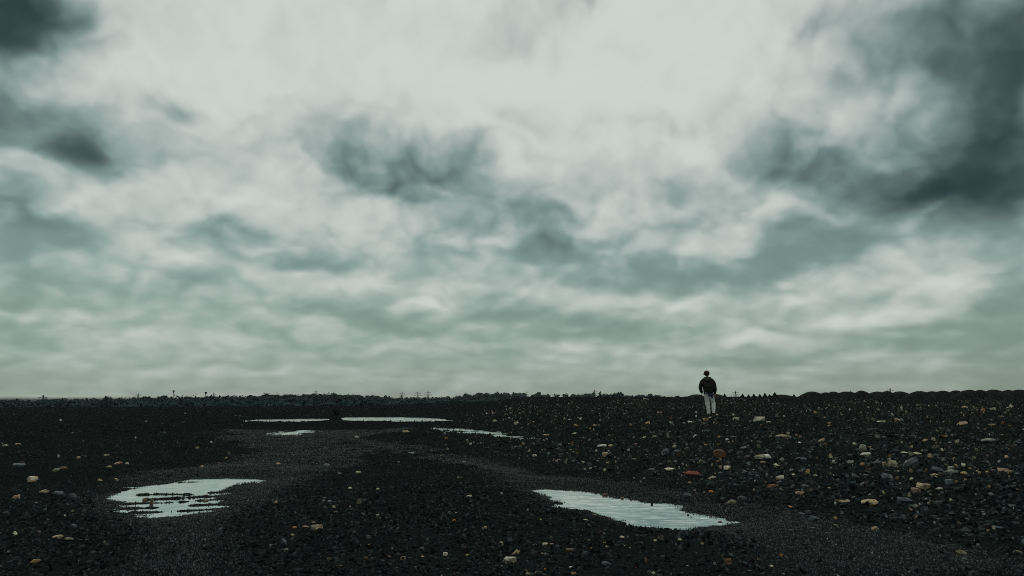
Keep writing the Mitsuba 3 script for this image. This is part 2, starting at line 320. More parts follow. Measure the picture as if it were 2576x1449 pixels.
from shapely.geometry import Polygon
POOL_LABEL = {'left': 'puddle at the left with ridges of a tyre print breaking its surface', 'right': 'long clear puddle in the rut at the right, tapering at both ends',
              'farleft': 'left one of two wide far puddles seen as a bright line', 'farright': 'right one of two wide far puddles seen as a bright line',
              'streak': 'small ragged puddle in front of the left far puddle', 'tiny': 'smallest puddle, a sliver of water in the middle of the track',
              'narrow': 'narrow slanting puddle along the foot of the stony field'}
for key, (zw, poly) in POOLS.items():
    g = Polygon(poly).buffer({'left': .45, 'right': .5, 'tiny': .25, 'streak': .5}.get(key, .7), join_style=1)
    v, f = trimesh.creation.triangulate_polygon(g, engine='earcut')
    v3 = np.column_stack([v, np.full(len(v), zw)])
    add(numbered('puddle'), trimesh.Trimesh(v3, f), 'water', POOL_LABEL[key], kind='structure')


def ray(u, v):
    """Direction of a point of the photograph (2576 units wide)."""
    x, y = (u - 1288) / 2021.7, -(v - 724.5) / 2021.7
    d = np.array([x, math.cos(PITCH) - y * math.sin(PITCH), math.sin(PITCH) + y * math.cos(PITCH)])
    return d / np.linalg.norm(d)


RS = np.geomspace(3.5, 180, 700)


def at(u, v):
    """Where that direction meets the ground."""
    d = ray(u, v)
    h = math.hypot(d[0], d[1])
    x, y = d[0] / h * RS, d[1] / h * RS
    gap = HC + d[2] / h * RS - base(x, y)
    k = np.argmax(gap < 0) if (gap < 0).any() else len(RS) - 1
    t = gap[k - 1] / (gap[k - 1] - gap[k] + 1e-9) if k else 0
    r = RS[max(k - 1, 0)] * (1 - t) + RS[k] * t
    return np.array([d[0] / h * r, d[1] / h * r, HC + d[2] / h * r]), r


# ------------------------------------------------------------------ loose rubble
def scatter(pos, size, high, rng, tilt=.35, cap=False, n=5):
    """Angular chips: each a crooked low pyramid, or with cap=True a chip with a broken flat top."""
    N = len(pos)
    ang = (np.arange(n) * 2 * np.pi / n)[None] + rng.uniform(-.45, .45, (N, n))
    rad = rng.uniform(.65, 1.15, (N, n))
    el = rng.uniform(.45, 1.0, N)[:, None]
    yaw = rng.uniform(0, 2 * np.pi, N)[:, None]
    lx, ly = np.cos(ang) * rad * .5, np.sin(ang) * rad * .5 * el
    X, Y = lx * np.cos(yaw) - ly * np.sin(yaw), lx * np.sin(yaw) + ly * np.cos(yaw)
    sx, sy = rng.normal(0, tilt, N)[:, None], rng.normal(0, tilt, N)[:, None]
    base_ring = np.stack([X, Y, X * sx + Y * sy - high[:, None] / size[:, None] * .7], -1)
    if cap:
        tx, ty = X * rng.uniform(.6, .95, (N, 1)) + rng.uniform(-.08, .08, (N, 1)), Y * rng.uniform(.6, .95, (N, 1)) + rng.uniform(-.08, .08, (N, 1))
        top = np.stack([tx, ty, tx * sx + ty * sy + high[:, None] / size[:, None] * rng.uniform(.5, .8, (N, n))], -1)
        v, per = np.concatenate([base_ring, top], 1), 2 * n
        k = np.arange(n)
        f = np.vstack([np.stack([k, (k + 1) % n, (k + 1) % n + n], 1), np.stack([k, (k + 1) % n + n, k + n], 1), [[n, n + a, n + a + 1] for a in range(1, n - 1)]])
    else:
        ap = np.stack([rng.uniform(-.18, .18, (N, 1)), rng.uniform(-.18, .18, (N, 1)), high[:, None] / size[:, None] * .8 + np.zeros((N, 1))], -1)
        v, per = np.concatenate([base_ring, ap], 1), n + 1
        k = np.arange(n)
        f = np.stack([k, (k + 1) % n, np.full(n, n)], 1)
    v = v * size[:, None, None] + pos[:, None]
    faces = (f[None] + (np.arange(N) * per)[:, None, None]).reshape(-1, 3)
    return v.reshape(-1, 3), faces, per


def sector(N, r0, r1, p, rng, half=41):
    """N points between two distances, density falling as r to the minus p."""
    a = 2 - p
    u = rng.uniform(0, 1, N)
    r = (r0 ** a + u * (r1 ** a - r0 ** a)) ** (1 / a)
    az = np.radians(rng.uniform(-half, half, N))
    return r * np.sin(az), r * np.cos(az), r


def in_pool(x, y, margin=0.):
    out = np.zeros(len(x), bool)
    for key, (zw, poly) in POOLS.items():
        P = np.array(poly)
        m = (x > P[:, 0].min() - 1) & (x < P[:, 0].max() + 1) & (y > P[:, 1].min() - 1) & (y < P[:, 1].max() + 1)
        if m.any():
            out[m] |= sdist(x[m], y[m], poly) < margin
    return out


def dark_tones(N, rng, lo=.007, hi=.042):
    a = lo + (hi - lo) * rng.uniform(0, 1, N) ** 2.6
    bright = rng.uniform(0, 1, N) < .05
    a = np.where(bright, a * 2.4, a)
    b = rng.uniform(-.12, .16, N)
    return np.stack([a * (.86 - b * .6), a * 1.04, a * (1.03 + b)], 1)


parts = []
for N, r0, r1, p, s0, s1, cap in ((70000, 4.2, 12.5, .7, .022, .085, True), (95000, 12.5, 26, .9, .035, .11, False), (70000, 26, 75, 1.1, .06, .20, False), (16000, 75, 140, 1, .12, .35, False)):
    x, y, r = sector(N, r0, r1, p, rng)
    mud = mud_mask(x, y)
    keep = (rng.uniform(0, 1, N) > mud * .97) & ~in_pool(x, y, .12)
    clump = fbm(np.stack([x * .9, y * .9, x * 0], -1), 3, 91)
    keep &= rng.uniform(0, 1, N) < (.1 + 1.7 * clump) * np.where((x < np.interp(y, BY, BX) - 4) & (r > 14), .6, 1)
    x, y = x[keep], y[keep]
    n = len(x)
    size = s0 + (s1 - s0) * rng.uniform(0, 1, n) ** 3
    bank = sst((x - np.interp(y, BY, BX)) / 2)
    size *= .85 + .45 * bank
    plate = (rng.uniform(0, 1, n) < .07 * bank) & (np.hypot(x, y) < 22)               # slates among the chips of the bank
    size = np.where(plate, np.maximum(size, s1 * .7) * rng.uniform(1.2, 2.1, n), size)
    high = size * rng.uniform(.18, .5, n) * np.where(plate, .45, 1)
    pos = np.stack([x, y, height(x, y)], 1)
    v, f, per = scatter(pos, size, high, rng, cap=cap)
    parts.append((v, f, np.repeat(dark_tones(n, rng) * np.where(plate, 2.2, 1)[:, None], per, 0)))


def joined(parts):
    off = np.cumsum([0] + [len(p[0]) for p in parts])
    return np.vstack([p[0] for p in parts]), np.vstack([p[1] + o for p, o in zip(parts, off)]), np.vstack([p[2] for p in parts])


v, f, c = joined(parts)
add('shale_rubble', (v, f), 'shale', 'loose black shale chips covering the ground', kind='stuff', color=c)

parts = []
for N, x0, x1, y0, y1, s0, s1 in ((270000, -7., 4.6, 4.6, 16., .013, .040), (90000, -12., 2., 16., 34., .022, .06)):
    x, y = rng.uniform(x0, x1, N), rng.uniform(y0, y1, N)
    mud = mud_mask(x, y)
    keep = rng.uniform(0, 1, N) < .03 + mud
    wet = in_pool(x, y, .0)
    hgt = np.zeros(N)
    hgt[wet] = height(x[wet], y[wet])
    keep &= ~wet | (hgt > -.006) | (~in_pool(x, y, -.14) & (rng.uniform(0, 1, N) < .22))
    x, y = x[keep], y[keep]
    n = len(x)
    size = s0 + (s1 - s0) * rng.uniform(0, 1, n) ** 2.5
    v, f, per = scatter(np.stack([x, y, height(x, y)], 1), size, size * rng.uniform(.3, .65, n), rng)
    parts.append((v, f, np.repeat(dark_tones(n, rng, .008, .020) * [.88, 1, 1.16], per, 0)))
    print('grit', n)
v, f, c = joined(parts)
add('wet_grit', (v, f), 'grit', 'fine wet black grit along the muddy ruts and puddle rims', kind='stuff', color=c)

# pale pebbles too small and too many to name one by one
KINDS = {'cream': (.50, .45, .34), 'white': (.62, .60, .53), 'tan': (.36, .27, .17), 'salmon': (.42, .27, .18), 'ochre': (.36, .24, .10), 'orange': (.48, .20, .07), 'rust': (.13, .06, .024),
         'red': (.16, .055, .035), 'redbrown': (.15, .075, .048), 'pinkbrown': (.21, .14, .105), 'brown': (.12, .085, .055), 'olive': (.15, .13, .085), 'greenish': (.20, .215, .18),
         'bluegrey': (.11, .13, .145), 'slate': (.040, .050, .058), 'coal': (.012, .014, .015), 'speckled': (.27, .25, .19), 'veined': (.40, .36, .25), 'pale': (.42, .37, .29)}
N = 34000
az = rng.uniform(-40, 40, N)
dp = np.radians(.42 + 12.2 * rng.uniform(0, 1, N) ** 2.2)
r = HC * .62 / np.tan(dp) * 1.25
x, y = r * np.sin(np.radians(az)), r * np.cos(np.radians(az))
bank = sst((x - np.interp(y, BY, BX)) / 2.5)
keep = (rng.uniform(0, 1, N) < (.03 + .80 * bank) * (1 - .96 * mud_mask(x, y)) * (.25 + 1.3 * fbm(np.stack([x * .5, y * .35, x * 0], -1), 3, 55))) & ~in_pool(x, y, .2) & (r < 84 + 14 * np.sin(az * .9))
x, y, r = x[keep], y[keep], r[keep]
n = len(x)
size = np.maximum(.014 + (.032 + .0024 * r) * rng.uniform(0, 1, n) ** 4, r * .0011) * rng.uniform(.7, 1.3, n)
names = rng.choice(['cream', 'tan', 'salmon', 'ochre', 'greenish', 'olive', 'bluegrey', 'white', 'rust', 'orange'], n, p=[.24, .15, .03, .03, .19, .13, .15, .04, .03, .01])
col = np.array([KINDS[k] for k in names]) * rng.uniform(.2, 1.0, (n, 1))
v, f, per = scatter(np.stack([x, y, height(x, y) + size * .12], 1), size, size * rng.uniform(.35, .7, n), rng, cap=True)
add('pebbles', (v, f), 'rock', 'small pale and buff pebbles scattered thickly among the shale', kind='stuff', color=np.repeat(col, per, 0))

# ------------------------------------------------------------------ stones one by one: u | v | width | height (in the photograph) | kind | shape | what sets it apart
STONES = """
1299|1068.0|13.3|7.5|cream|round|rounded cream stone just right of the narrow puddle's bright end
1450|1072.0|11.7|5.8|tan|slab|
1630|1066.5|14.2|10.0|salmon|block|salmon pink angular stone left of the walking person's feet, biggest of its colour there
1619|1081.0|13.3|8.3|brown|round|dull brown rounded stone just below the salmon pink stone
1446|1088.5|15.0|5.8|cream|shard|low pointed cream stone behind the long white stone
1377|1091.5|23.3|5.0|tan|slab|flat dull buff slab behind the tail of the narrow puddle
1515|1119.5|25.0|7.5|white|slab|long white flat stone touching a round buff stone
1536|1119.5|12.5|7.5|tan|round|round buff stone at the right end of the long white stone
1546|1121.0|13.3|15.0|slate|shard|blue grey slate shard leaning beside the round buff stone
1522|1141.5|15.0|11.7|cream|block|squarish cream block below the long white stone
1345|1149.5|11.7|7.5|cream|round|smooth pale pebble alone between the narrow puddle and the big right puddle
1393|1157.0|10.8|5.0|tan|slab|left stone of three buff stones in a tight cluster
1406|1155.5|9.2|4.7|tan|round|upper right stone of three buff stones in a tight cluster
1400|1163.0|9.2|5.3|tan|round|lower stone of three buff stones in a tight cluster
1620|1100.0|12.5|5.0|cream|slab|left one of two low cream stones side by side behind the rubble slope
1648|1099.0|10.8|4.7|cream|slab|right one of two low cream stones side by side behind the rubble slope
1696|1124.0|10.8|7.0|cream|shard|wedge shaped cream stone above two flat slate pieces
1675|1139.0|26.7|13.3|slate|slab|flat slate slab tilted below the wedge shaped cream stone
1703|1134.0|20.0|6.7|slate|slab|
1584|1152.5|11.7|13.3|slate|shard|small upright slate beside a buff triangular stone
1598|1154.0|13.3|5.8|tan|shard|buff triangular stone beside a small upright slate
1502|1160.0|11.7|5.0|olive|slab|
1436|1131.0|10.0|3.7|tan|slab|
1529|1165.0|10.0|3.7|cream|slab|
1688|1182.5|31.7|8.3|cream|slab|long notched cream slab left of the brick red slab
1486|1180.0|8.3|8.3|cream|block|
1521|1185.0|8.3|7.5|cream|round|
1471|1185.0|5.3|5.0|cream|round|
1661|1170.5|11.7|6.7|slate|round|
1641|1181.5|20.0|6.7|slate|slab|
1523|1245.0|18.3|5.3|brown|slab|flat dark brown stone on the back shore of the right puddle
1565|1254.0|8.3|5.0|brown|block|
1640|1264.0|6.0|8.0|coal|block|small dark stone standing in water near the back shore of the right puddle
1372|1247.5|5.3|5.0|olive|round|
1316|1119.0|6.7|7.5|tan|block|
1331|1133.0|8.3|7.5|tan|shard|
1439|1113.0|8.3|6.7|rust|block|
1496|1072.5|10.0|5.8|tan|block|
1344|1064.5|8.3|4.2|salmon|slab|
1812|1139.0|30.8|20.8|rust|block|large rust brown block with a rough face on the rubble slope
1919|1150.0|41.7|12.5|white|slab|large white topped slab propped up with a dark underside
1920|1161.0|15.0|5.3|tan|slab|thin orange buff slab under the white topped slab
1971|1099.5|39.2|9.2|tan|slab|long pinkish buff ragged slab lying alone behind the rubble slope
1871|1132.0|18.3|6.0|greenish|slab|pale grey green slab above the white topped slab
2067|1113.0|21.7|7.0|tan|shard|thin buff shard tilted up to the right behind the rubble slope
1830|1178.0|16.7|10.0|cream|block|cream oblong stone between the rust block and the brick red slab
1953|1168.0|18.3|8.7|cream|shard|slanting cream shard right below the white topped slab
1791|1199.5|22.5|8.0|cream|shard|cream wedge at the right tip of the brick red slab
1745|1194.5|53.3|14.2|red|slab|long brick red slab, the reddest large stone
1764|1161.0|13.3|10.0|olive|round|dull olive brown cobble left below the rust block
1962|1203.0|19.2|10.3|cream|block|plump cream block with a grey slate lying below it
2032|1190.0|13.3|13.3|ochre|shard|upright ochre yellow wedge on the rubble slope
1996|1193.5|8.7|6.3|cream|round|
1906|1195.0|14.2|8.7|slate|shard|
1967|1154.0|11.7|9.2|greenish|round|
1964|1213.0|20.0|6.7|slate|slab|grey slate lying below the plump cream block
1941|1223.5|25.0|12.0|redbrown|slab|reddish brown slab half buried low on the rubble slope
2012|1240.5|21.7|10.3|tan|slab|buff oblong stone low on the rubble slope right of the reddish brown slab
1841|1262.5|25.0|12.0|olive|round|olive brown dome shaped cobble just above the right puddle's wet gravel
1866|1253.0|23.3|13.3|slate|round|large slate cobble behind the olive brown dome shaped cobble
1729|1250.0|21.7|13.3|slate|round|
1817|1254.0|15.0|8.3|slate|slab|
1789|1237.0|10.8|6.7|orange|block|orange stone near the wet gravel of the right puddle
1735|1220.0|10.0|5.3|tan|round|
1748|1234.5|7.0|4.7|tan|round|
2086|1230.0|8.3|5.0|tan|round|
2107|1259.0|16.7|9.2|brown|round|brown stone heading a cluster of three stones
2130|1258.0|15.8|6.0|cream|slab|upper pale stone in a cluster behind a brown stone
2120|1266.5|19.2|7.5|tan|slab|lower pale stone in a cluster below a brown stone
2016|1158.0|30.0|9.2|slate|slab|broken pale slate patch right of the white topped slab
2139|1166.5|18.3|11.7|greenish|shard|
2068|1173.0|7.5|5.0|cream|round|
1991|1182.5|13.3|7.5|greenish|round|
1741|1156.0|18.3|9.2|slate|slab|
1757|1151.0|16.7|8.3|slate|slab|
1884|1157.5|18.3|15.0|coal|block|black block beside the dark underside of the white topped slab
1812|1191.0|11.7|6.7|slate|round|
1874|1192.5|16.7|9.2|slate|shard|
1996|1226.5|13.3|10.0|slate|shard|
2026|1225.0|21.7|7.5|slate|shard|
1961|1124.0|18.3|5.0|slate|slab|
2046|1127.5|15.0|5.0|slate|slab|
2077|1122.5|13.3|5.8|brown|slab|
1845|1100.0|15.8|4.7|greenish|slab|
1829|1105.5|9.2|4.7|white|round|
2012|1118.0|8.3|4.3|white|round|
1933|1065.0|14.2|4.0|cream|slab|
1736|1062.0|13.3|3.7|cream|slab|
2087|1070.0|8.3|4.7|salmon|round|
2051|1198.0|10.8|3.7|cream|slab|
1805|1161.0|8.3|4.7|orange|slab|
1775|1122.0|7.5|5.3|tan|round|
2170|1128.5|21.7|16.7|speckled|round|speckled grey brown boulder sitting on a white flat stone
2177|1143.0|25.0|8.7|white|slab|white flat stone under the speckled grey brown boulder
2188|1126.0|7.5|7.0|ochre|block|ochre lump at the right shoulder of the speckled grey brown boulder
2150|1120.0|9.2|7.0|cream|round|
2193|1133.5|12.5|8.7|slate|block|
2224|1101.5|10.0|6.0|greenish|block|
2326|1112.5|15.0|6.0|tan|shard|
2373|1095.0|19.2|6.3|orange|shard|bright orange shard, the brightest orange stone
2408|1112.5|10.0|7.7|cream|shard|small cream pyramid shaped stone
2487|1111.5|35.8|8.7|greenish|slab|long pale grey green diamond shaped slab
2418|1066.0|27.5|8.0|tan|slab|broad buff slab with a peaked right end at the far right
2494|1069.0|16.7|5.0|tan|slab|
2308|1143.0|18.3|6.3|cream|shard|
2275|1144.0|18.3|5.3|cream|shard|
2245|1174.0|21.7|15.8|veined|block|cracked cream stone with dark veins beside the largest slate slab
2226|1176.5|10.3|9.2|tan|block|buff cube shaped stone left of the cracked cream stone
2237|1157.0|10.0|6.0|greenish|round|
2288|1170.5|46.7|18.3|slate|slab|largest slate slab, tilted up to the right
2212|1165.0|31.7|10.0|slate|slab|flat dark slate behind the cracked cream stone
2230|1203.5|36.7|14.2|bluegrey|slab|pale blue grey slate slab below the cracked cream stone
2359|1183.0|31.7|14.2|slate|slab|dark slate slab with rounded top beside a buff rim stone
2390|1188.5|35.0|13.3|greenish|slab|grey green layered slab tilted up to the right
2392|1177.5|16.7|8.3|greenish|block|
2353|1194.0|23.3|8.3|tan|shard|
2512|1179.0|51.7|11.3|pinkbrown|slab|long pinkish brown slab near the right edge
2545|1187.5|15.0|7.5|olive|round|
2424|1194.0|18.3|7.7|ochre|round|ochre dome shaped stone right of the grey green layered slab
2484|1192.5|10.0|6.0|ochre|round|
2322|1225.0|35.0|15.3|tan|block|rectangular buff block with a squared right end
2303|1237.0|20.0|13.7|pinkbrown|block|brownish pink block leaning on the rectangular buff block
2362|1226.5|15.8|6.0|cream|slab|slim cream stone right of the rectangular buff block
2187|1267.5|43.3|15.8|tan|round|large curved buff boulder, the biggest near the right slope's foot
2272|1258.0|40.0|13.3|slate|slab|broad dark slate slab below the rectangular buff block
2390|1216.0|18.3|10.3|bluegrey|block|
2330|1185.0|8.3|8.3|rust|block|
2182|1183.0|10.8|5.8|rust|shard|
2260|1188.5|9.2|4.2|cream|round|
2177|1200.0|18.3|8.3|slate|slab|
2442|1155.0|11.7|5.0|greenish|slab|
2172|1226.0|13.3|8.3|greenish|block|
2293|1205.5|10.0|6.7|cream|shard|
2223|1245.0|6.7|10.0|tan|shard|
2493|1244.5|11.7|5.0|greenish|slab|
2313|1188.0|15.0|8.3|slate|block|
2253|1226.5|18.3|6.7|slate|slab|
1474|1308.0|15.0|6.0|cream|shard|flat cream stone on the near side of the right puddle
1564|1349.5|14.2|7.0|cream|round|arched cream stone on the rubble in front of the right puddle
1347|1367.0|14.2|5.0|cream|slab|
1372|1367.5|13.3|7.5|cream|block|
1389|1370.0|12.5|3.3|tan|slab|
1359|1390.5|23.3|4.2|tan|slab|thin straight buff stone like a stick in the foreground
1433|1386.5|23.3|10.3|brown|block|
1472|1391.5|19.2|10.3|slate|slab|
1526|1423.5|25.0|15.0|slate|round|large blue black cobble in the foreground rubble below the right puddle
1625|1415.5|8.7|13.7|redbrown|shard|upright reddish brown stone in the foreground
1437|1422.5|11.0|6.0|white|slab|white little slab in the bottom foreground
1443|1443.5|13.3|6.7|tan|slab|
1330|1445.5|17.5|7.0|tan|slab|
1355|1441.5|21.7|10.3|olive|slab|
1643|1445.5|11.7|7.7|cream|round|
1510|1335.5|8.7|4.0|orange|slab|
1371|1428.0|6.7|5.0|orange|round|
1710|1361.0|10.0|6.3|cream|round|
1648|1363.5|8.7|6.0|cream|round|
1521|1367.0|7.7|5.3|tan|round|
1526|1378.5|8.3|4.3|cream|slab|
1571|1374.5|8.0|5.0|olive|round|
1614|1366.0|8.3|5.7|olive|round|
1661|1354.5|13.3|10.0|brown|block|
1360|1309.0|7.0|5.0|tan|round|
1487|1382.0|7.0|7.5|rust|block|
1327|1284.5|8.3|8.3|greenish|shard|
1604|1351.0|10.0|8.3|slate|block|
1495|1298.5|11.7|6.7|brown|block|
1298|1389.0|21.7|15.8|tan|shard|buff wedge standing behind the big pale granular stone
1279|1407.0|38.3|15.8|pale|block|big pale granular stone at the bottom centre, widest in the foreground
1120|1391.5|12.7|11.0|cream|block|blunt cream white stone left of the big pale granular stone
1095|1325.5|13.7|6.7|tan|shard|pointed buff stone in the middle of the foreground rubble
1176|1397.5|10.0|7.7|tan|round|
1167|1374.5|11.0|6.0|rust|slab|
1181|1252.0|14.3|7.7|cream|round|cream stone with an arched top on the middle hump
1149|1288.5|9.3|4.3|cream|round|
950|1300.5|8.3|4.3|cream|slab|
958|1307.0|7.7|5.7|greenish|round|
921|1403.5|10.3|7.7|brown|round|
979|1401.0|7.0|6.0|salmon|round|
1221|1332.5|8.7|7.0|tan|round|
1263|1364.5|14.2|5.3|tan|slab|
1063|1403.5|8.7|4.3|tan|slab|
1045|1426.5|7.0|5.0|olive|round|
1142|1314.5|7.7|4.3|orange|round|
1262|1242.5|8.7|5.3|cream|round|
1111|1446.0|5.3|4.0|cream|round|
967|1329.5|6.0|4.0|greenish|round|
989|1378.0|10.0|4.0|tan|slab|
1186|1271.5|6.0|5.0|cream|round|
1261|1370.0|11.7|4.0|olive|slab|
1259|1420.0|11.7|4.7|tan|slab|
1275|1417.0|9.2|5.0|tan|round|
1201|1323.0|7.0|5.3|tan|round|
46|1250.5|28.7|10.3|tan|slab|flat orange buff stone near the left edge
146|1349.5|23.7|9.7|tan|round|dull buff cobble, left of a pair low on the left
174|1358.0|23.7|8.3|olive|shard|dull shard, right of a pair low on the left
87|1414.0|22.0|8.7|ochre|slab|ochre slab in the lower left corner
89|1269.5|12.0|6.0|greenish|round|
182|1256.0|20.0|15.0|slate|slab|
211|1356.0|31.7|7.5|slate|slab|
183|1287.0|10.0|7.5|olive|shard|
97|1339.0|11.7|5.8|olive|round|
22|1388.5|10.0|4.2|greenish|slab|
187|1319.5|13.3|7.5|slate|block|
79|1210.0|23.2|14.8|cream|block|boxy cream stone, the brightest on the left bank
110|1234.0|20.4|8.4|tan|slab|
140|1185.5|25.3|7.7|cream|shard|thin cream shard tilted up to the right on the left bank
160|1180.0|16.2|8.4|brown|round|
298|1167.0|28.2|9.2|salmon|slab|long pinkish brown stone beside a small white pebble behind the left puddle
320|1167.0|10.6|6.3|cream|round|small white pebble at the end of a long pinkish brown stone
62|1160.0|17.6|6.3|brown|slab|
49|1169.5|28.9|7.7|bluegrey|slab|
252|1207.5|14.8|6.3|tan|slab|
293|1207.5|10.6|5.6|tan|block|
272|1178.5|12.7|4.9|tan|slab|
268|1146.0|12.7|4.9|cream|slab|
212|1145.5|11.3|3.5|ochre|slab|
44|1118.5|16.9|4.2|tan|slab|
14|1120.5|14.1|3.9|cream|slab|
364|1258.5|11.3|8.4|brown|block|left dark brown stone standing out of the left puddle
381|1266.5|9.9|13.4|brown|round|taller egg shaped dark stone standing out of the left puddle
517|1262.5|14.8|7.7|brown|round|low brown stone at the right end of the left puddle's ridges
465|1213.5|6.3|4.2|brown|round|
496|1129.0|9.2|4.9|tan|round|
568|1152.5|9.2|4.2|tan|slab|
508|1173.5|10.6|4.2|salmon|slab|
550|1168.0|8.4|5.6|brown|round|
183|1286.0|9.2|7.0|olive|shard|
144|1238.5|31.7|10.6|slate|slab|
181|1254.0|17.6|14.1|slate|shard|
197|1154.0|8.4|6.3|tan|block|
153|1058.0|6.3|3.5|white|round|
531|1113.5|5.6|4.9|cream|round|
794|1326.5|28.9|13.4|tan|block|rough buff stone, largest of a small group in the left foreground
768|1327.0|18.3|7.0|salmon|shard|pale pink stone left of the rough buff stone
741|1330.5|11.3|5.6|orange|round|orange pebble at the left end of a small group in the foreground
788|1315.5|10.6|4.9|tan|round|
737|1347.0|12.7|7.0|cream|slab|cream stone below the orange pebble in the left foreground
902|1189.5|15.5|6.3|cream|slab|cream oblong stone on the dark flat between the two big puddles
822|1171.5|17.6|8.4|bluegrey|round|
854|1190.5|10.6|4.9|greenish|round|
700|1167.0|14.1|4.2|tan|slab|
881|1232.5|9.9|6.3|cream|round|
1021|1087.5|24.6|5.6|tan|slab|
1245|1060.0|9.9|6.3|cream|round|
1167|1162.5|9.9|3.5|cream|slab|
1003|1163.0|7.7|4.9|greenish|round|
1153|1201.5|16.2|5.6|olive|slab|
897|1099.5|12.7|5.6|tan|shard|
693|1267.0|13.4|9.2|tan|shard|
682|1373.0|9.9|7.0|greenish|block|
831|1263.0|14.1|3.5|bluegrey|slab|
816|1255.0|12.7|4.2|bluegrey|slab|
950|1236.0|8.4|4.2|cream|slab|
816|1278.0|6.3|5.6|cream|block|
840|1278.0|8.4|6.3|tan|block|
845|1287.5|10.6|4.9|tan|slab|
926|1369.5|9.2|4.2|ochre|slab|
834|1381.0|9.2|4.2|tan|slab|
855|1424.0|14.1|4.9|tan|slab|
1284|1028.0|4.9|4.2|white|round|upper white ball like stone on the far stony field
1285|1039.0|8.4|5.6|greenish|round|
1123|1103.0|7.7|4.9|orange|block|
1737|1062.5|16.2|4.2|white|slab|white flat stone on the field in front of the walking person
1775|1057.0|13.4|8.4|ochre|block|ochre lump directly below the walking person's feet
1851|1057.0|14.8|7.7|cream|block|
1911|1059.0|25.3|12.0|cream|block|broad cream stone heap piece right of the walking person
1659|1039.0|14.8|4.9|tan|slab|
1804|1045.5|7.0|4.2|cream|round|pale pebble beside the walking person's right foot
1791|1039.5|10.6|4.2|greenish|slab|
1686|1062.5|7.7|3.5|white|round|
1434|1055.5|8.4|4.2|white|round|
1448|1072.0|11.3|4.9|tan|slab|
1492|1073.0|10.6|4.9|tan|block|
1622|1004.5|7.0|4.9|cream|block|
2214|1061.5|25.3|4.9|cream|slab|long low cream slab right of the walking person, first of the flat ones
2258|1059.5|13.4|7.7|salmon|block|
2497|1030.5|12.0|7.0|cream|block|
2474|1035.0|9.2|6.3|orange|block|
2544|1024.5|9.2|5.6|cream|round|
2425|1025.5|14.1|5.6|tan|slab|
2052|1040.5|9.9|4.9|tan|round|
2087|1071.0|9.2|4.2|tan|round|
2495|1069.5|17.6|4.9|tan|slab|
1832|1417.0|18.3|15.3|redbrown|block|reddish brown block standing on the right foreground
1818|1400.5|10.3|7.0|brown|shard|
1965|1398.0|7.0|6.0|orange|round|round orange pebble alone in the dark right foreground
1987|1276.5|18.7|5.0|orange|shard|thin orange sliver on the bank right of the right puddle
2032|1285.5|17.5|7.0|brown|slab|
2046|1309.5|25.0|18.3|slate|shard|large slate splinter tilted on the bank right of the right puddle
1767|1369.5|8.7|6.0|tan|round|
1811|1314.0|15.8|6.7|brown|slab|dark flat stone at the right tip of the right puddle
1738|1305.0|3.7|8.3|coal|shard|
1760|1312.5|5.7|4.3|brown|round|
1731|1299.0|5.3|6.0|coal|block|
2017|1291.0|18.3|6.7|slate|shard|
1909|1407.5|10.0|6.7|brown|round|
1939|1422.5|11.7|3.7|cream|slab|
1886|1433.5|13.3|3.3|olive|slab|
1837|1401.0|15.0|10.0|slate|slab|
1972|1443.5|6.7|4.7|tan|round|
1729|1420.0|7.5|3.7|tan|round|
2102|1306.0|8.3|6.7|ochre|block|
2102|1323.5|13.3|5.8|olive|slab|
2042|1327.0|15.0|3.0|slate|slab|
2418|1391.5|35.2|14.1|olive|shard|dull olive slab near the lower right corner
2560|1388.0|17.6|11.3|olive|round|
2430|1407.5|17.6|6.3|greenish|slab|
2201|1331.0|18.3|11.3|tan|round|buff stone alone on the lower bank at the right
2358|1304.0|16.9|4.2|tan|slab|
2467|1263.0|7.0|4.9|cream|shard|
2493|1245.5|12.7|4.2|greenish|slab|
2442|1154.5|10.6|4.2|greenish|slab|
"""


